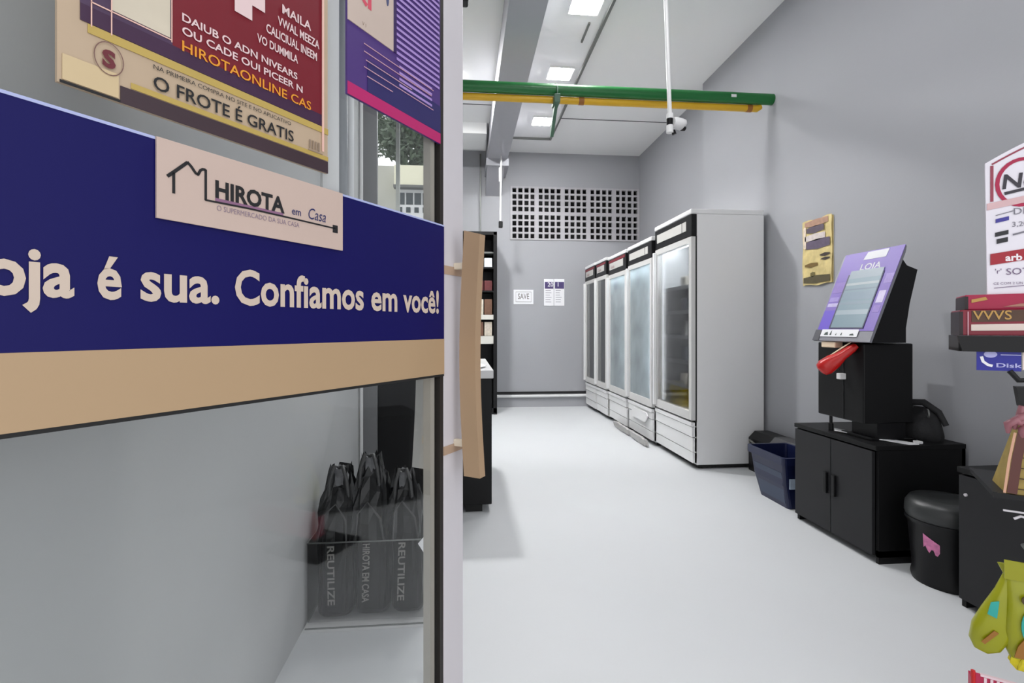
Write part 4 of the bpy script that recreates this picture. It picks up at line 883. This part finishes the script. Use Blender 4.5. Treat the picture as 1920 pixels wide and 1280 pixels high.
for zz in (.826, 1.248):
    MB().box(.958, .972, -.036, .0, zz - .008, zz + .008, .002).build('handle_bracket', mat('cream_bracket', (216, 204, 184), .5), b1)
    MB().box(.94, .97, .040, .08, zz - .008, zz + .012, .002).build('handle_bracket', mat('cream_bracket', (0,)*3), b2)
    MB().box(.917, 1.001, -.003, .0, zz - .022, zz - .002, .0).build('ring', mat('tan_ring', (176, 150, 128), .5), b1)

# blue and cream lettered band
t = dthing('door_banner', 'blue and cream banner with white lettering across the glass door', 'sign')
ZB, ZT, ZL = 1.075, 1.335, .994
MB().box(.04, .917, -.003, .004, ZB, ZT).build('blue_panel', mat('royal_blue_vinyl', (8, 5, 84), .5, noise=.04, scale=2, spec=.25), t)
MB().box(.04, .917, -.0035, .004, ZL, ZB).build('cream_panel', mat('cream_vinyl', (178, 150, 116), .5, noise=.03, scale=3), t)
MB().box(.04, .917, -.003, .004, ZL - .005, ZL).build('lower_edge', M_DARK(), t)
for q_ in ((.04, .301), (.604, .917)): MB().box(q_[0], q_[1], -.0036, .0, ZT, ZT + .0035).build('upper_edge', mat('pale_blue_edge', (176, 184, 224), .5), t)
LW = mat('cream_lettering', (206, 188, 172), .5, noise=.02)
fl = lambda a, b: (a, -.0042, b)
m = MB()
def word(txt, uL, uR, bold=.025):
    xa = dl(uL, 560)[0]; xb_ = dl(uR, 560)[0]; m.text(txt, fl, xa, 1.135, w=xb_ - xa, h=.051, bold=bold)
xr = dl(135, 560)[0]
# the word is cut by the photo edge: its visible end is sized like the rest
word('oja', -38, 136, .03); xo = dl(-38, 560)[0]; m.text('l', fl, xo - .013, 1.135, h=.051, bold=.02); m.text('A', fl, xo - .055, 1.135, w=.03, h=.051, bold=.02)
word('é', 179, 225); word('sua.', 260, 408); word('Confiamos', 437, 679); word('em', 693, 742); word('você!', 753, 820)
m.build('lettering', LW, t)
# white logo plate
t = dthing('logo_plate', 'cream plate with house outline logo and black lettering on the blue banner', 'sign')
PX0, PX1, PZa, PZb = .301, .604, 1.237, 1.338
MB().box(PX0, PX1, -.0075, -.0045, PZa, PZb).build('plate', mat('cream_plate', (200, 178, 166), .5, noise=.02), t)
fp = lambda a, b: (a, -.0082, b)
def pl(pts): return [dl(u, v) for u, v in pts]
m = MB()
m.stroke(pl([(307, 332), (319, 324), (345, 306)]), .0042, fp); m.stroke(pl([(344, 305), (352, 314), (360, 326), (365, 329)]), .0038, fp); m.stroke(pl([(364, 330), (369, 321), (373, 319), (379, 320)]), .0036, fp)
m.stroke(pl([(379, 319), (379, 350), (379, 377)]), .0034, fp); m.stroke(pl([(319, 325), (319, 364)]), .0036, fp)
m.stroke(pl([(378, 376), (460, 392), (540, 410), (622, 429)]), .0026, fp)
a, b_ = dl(618, 422), dl(627, 438); m.prism([(a[0], b_[1]), (b_[0], b_[1]), (b_[0], a[1]), (a[0], a[1])], DF(-.0082), 0, .0008)
m.build('house_outline', M_INK(), t)
xa, xb_ = dl(397, 360)[0], dl(527, 395)[0]
MB().text('HIROTA', fp, xa, 1.2795, w=xb_ - xa, h=.0235, bold=.035).build('black_lettering', M_INK(), t)
MB().stroke(pl([(397, 376), (525, 404)]), .006, lambda a, b: (a, -.0079, b)).build('purple_line', mat('mauve_print', (140, 100, 130), .5), t)
m = MB(); xa = dl(541, 400)[0]; m.text('em', fp, xa, 1.2805, w=.017, h=.012, bold=.01); xa = dl(572, 410)[0]; m.text('Casa', fp, xa, 1.2795, w=.036, h=.019, shear=.25); m.build('blue_lettering', mat('navy_ink', (40, 44, 96), .5), t)
m = MB(); xa = dl(400, 402)[0]; m.text('O SUPERMERCADO DA SUA CASA', fp, xa, 1.2615, w=.135, h=.0075); m.build('tagline', mat('grey_violet_ink', (142, 124, 140), .5), t)

# red poster
t = dthing('red_poster', 'dark red poster with white and yellow lettering taped to the glass door', 'poster')
RX0, RX1, RZ0, RZ1 = .205, .575, 1.366, 1.78
yb0 = -.002
MB().box(RX0, RX1, yb0, .003, RZ0, RZ1).build('sheet', mat('cream_poster', (188, 166, 140), .45, noise=.04, scale=5), t)
def strip(x0, x1, z0, z1, name, mt, y=-.003): return MB().box(x0, x1, y, y + .0008, z0, z1).build(name, mt, t)
strip(.264, RX1, RZ0, 1.386, 'dark_strip', mat('dark_plum', (58, 40, 48), .45, noise=.3, scale=10))
strip(RX0 + .002, .264, RZ0, RZ0 + .003, 'shadow_line', M_INK(), -.0032)
strip(RX0 + .004, .262, RZ0 + .004, 1.398, 'tape', mat('tape_tan', (206, 184, 144), .35), -.0035)
strip(.275, RX1, 1.387, 1.394, 'yellow_stripe', mat('mustard', (186, 160, 84), .45, noise=.1), -.0034)
strip(.232, RX1, 1.432, 1.442, 'yellow_stripe', mat('mustard', (0,)*3), -.0034)
strip(RX0 + .02, RX1 - .012, 1.443, 1.462, 'violet_band', mat('dark_violet', (58, 26, 60), .45, noise=.15), -.0034)
strip(RX0 + .02, .322, 1.462, RZ1 - .01, 'plum_panel', mat('plum_print', (76, 54, 84), .45, noise=.3, scale=14), -.0030)
strip(.322, RX1 - .012, 1.460, RZ1 - .01, 'red_panel', mat('crimson_poster', (116, 14, 32), .4, noise=.08), -.0030)
strip(.255, .319, 1.470, RZ1 - .1, 'pale_square', mat('pale_card', (206, 196, 176), .5, noise=.1, scale=20), -.0036)
strip(.236, .253, 1.483, RZ1 - .1, 'dark_square', mat('slate_print', (70, 76, 92), .5), -.0036)
m = MB()
for x in (.2345, .254, .320): m.box(x, x + .0012, -.0042, -.0036, 1.44 if x < .3 else 1.465, RZ1 - .02)
m.box(.2345, .321, -.0042, -.0036, 1.467, 1.4685); m.build('pink_rule', mat('pale_pink', (232, 190, 176), .5), t)
fr_ = lambda a, b: (a, -.0045, b)
m = MB(); m.text('DAIUB O ADN NIVEARS', fr_, .333, 1.4995, w=.178, h=.0105, bold=.02); m.text('OU CADE OUI PICEER N', fr_, .333, 1.4825, w=.188, h=.0105, bold=.02)
m.text('VO DUMMILA', fr_, .440, 1.526, w=.072, h=.0125, bold=.02); m.text('CALICIUAL INEEM', fr_, .455, 1.548, w=.095, h=.0135, bold=.02); m.text('VWAL MEEZA', fr_, .475, 1.570, w=.08, h=.0135, bold=.02); m.text('MAILA', fr_, .483, 1.592, w=.055, h=.014, bold=.02)
m.prism([(.405, 1.552), (.432, 1.552), (.432, 1.575), (.453, 1.575), (.453, 1.62), (.405, 1.62)], DF(-.0045), 0, .0005)
m.build('white_lettering', mat('rose_white', (226, 200, 200), .5), t)
MB().text('HIROTAONLINE CAS', fr_, .333, 1.4605, w=.205, h=.014, bold=.01).build('yellow_lettering', mat('amber_ink', (226, 150, 34), .5), t)
m = MB(); m.text('O FROTE É GRATIS', fr_, .299, 1.397, w=.205, h=.0175, bold=.012); m.text('NA PRIMEIRA COMPRA NO SITE E NO APLICATIVO', fr_, .299, 1.4215, w=.200, h=.0058, bold=.0); m.build('black_lettering', M_INK(), t)
cs, zs = dl(201, 112); m = MB(); m.stroke(oval(cs, zs, .0145, .0185), .0011, fr_, True); m.build('round_border', mat('brown_ink', (120, 88, 80), .5), t)
MB().text('S', fr_, cs - .0068, zs - .0095, w=.0135, h=.019, bold=.05).build('round_emblem', mat('maroon_ink', (104, 34, 44), .5), t)
m = MB()
for k in range(4): m.box(.535 + k * .006, .538 + k * .006, -.0045, -.004, 1.398, 1.412)
m.box(.533, .562, -.0045, -.004, 1.394, 1.3955); m.build('small_emblem', mat('taupe_ink', (150, 130, 112), .5), t)
strip(RX1 - .014, RX1 - .010, 1.40, RZ1, 'pale_edge', mat('pale_pink', (0,)*3), -.0046)

# purple poster
t = dthing('purple_poster', 'purple poster with fine lines and a pink lower edge on the glass door', 'poster')
UX0, UX1, UZ0, UZ1 = .62, .903, 1.523, 1.95
MB().box(UX0, UX1, -.002, .003, UZ0, UZ1).build('sheet', mat('violet_poster', (74, 48, 118), .4, noise=.06, scale=6), t)
MB().box(UX0, UX1, -.0032, -.002, UZ0, UZ0 + .023).build('pink_edge', mat('magenta_print', (184, 30, 104), .4), t)
MB().box(UX0 + .05, UX1, -.0030, -.002, UZ0 + .0235, UZ0 + .085).build('blue_panel', mat('indigo_print', (42, 36, 96), .4, noise=.1), t)
MB().box(UX0, .742, -.0036, -.002, 1.657, UZ1).build('cream_card', mat('cream_card', (196, 178, 166), .5), t)
MB().box(.742, .750, -.0038, -.002, 1.657, UZ1).build('card_border', mat('dark_purple', (48, 22, 84), .4), t)
m = MB()
for k in range(24): m.box(.752, .898 - .0 * k, -.0036, -.003, 1.655 + k * .0125 - .06, 1.6605 + k * .0125 - .06) if 1.655 + k * .0125 - .06 > 1.64 else m.box(.76, .87, -.0036, -.003, 1.655 + k * .0125 - .06, 1.660 + k * .0125 - .06)
m.build('lilac_line', mat('lilac_print', (168, 140, 204), .4), t)
m = MB()
for k, (a0, a1) in enumerate(((.66, .875), (.66, .868), (.665, .80), (.66, .875), (.668, .74))): m.box(a0, a1, -.0040, -.003, 1.632 - k * .0145, 1.6335 - k * .0145)
m.build('fine_rule', mat('salmon_line', (206, 160, 176), .5), t)
m = MB()
xx, zz = dl(685, 10); m.stroke([(xx - .02, zz + .04), (xx - .012, zz + .006), (xx, zz - .002)], .009, lambda a, b: (a, -.0042, b)); m.box(xx + .003, xx + .012, -.0042, -.0036, zz - .005, zz + .05)
m.build('red_mark', mat('coral_print', (206, 70, 92), .5), t)
xx, zz = dl(724, 5); MB().prism(oval(xx, zz + .01, .004, .018), DF(-.0042), 0, .0006).build('blue_mark', mat('slate_blue', (60, 68, 110), .5), t)
xx, zz = dl(676, 47); MB().text('V I', lambda a, b: (a, -.0042, b), xx, zz, h=.007).build('small_lettering', mat('taupe_ink', (0,)*3), t)
# things that rest on the cabinet-wall side: none further
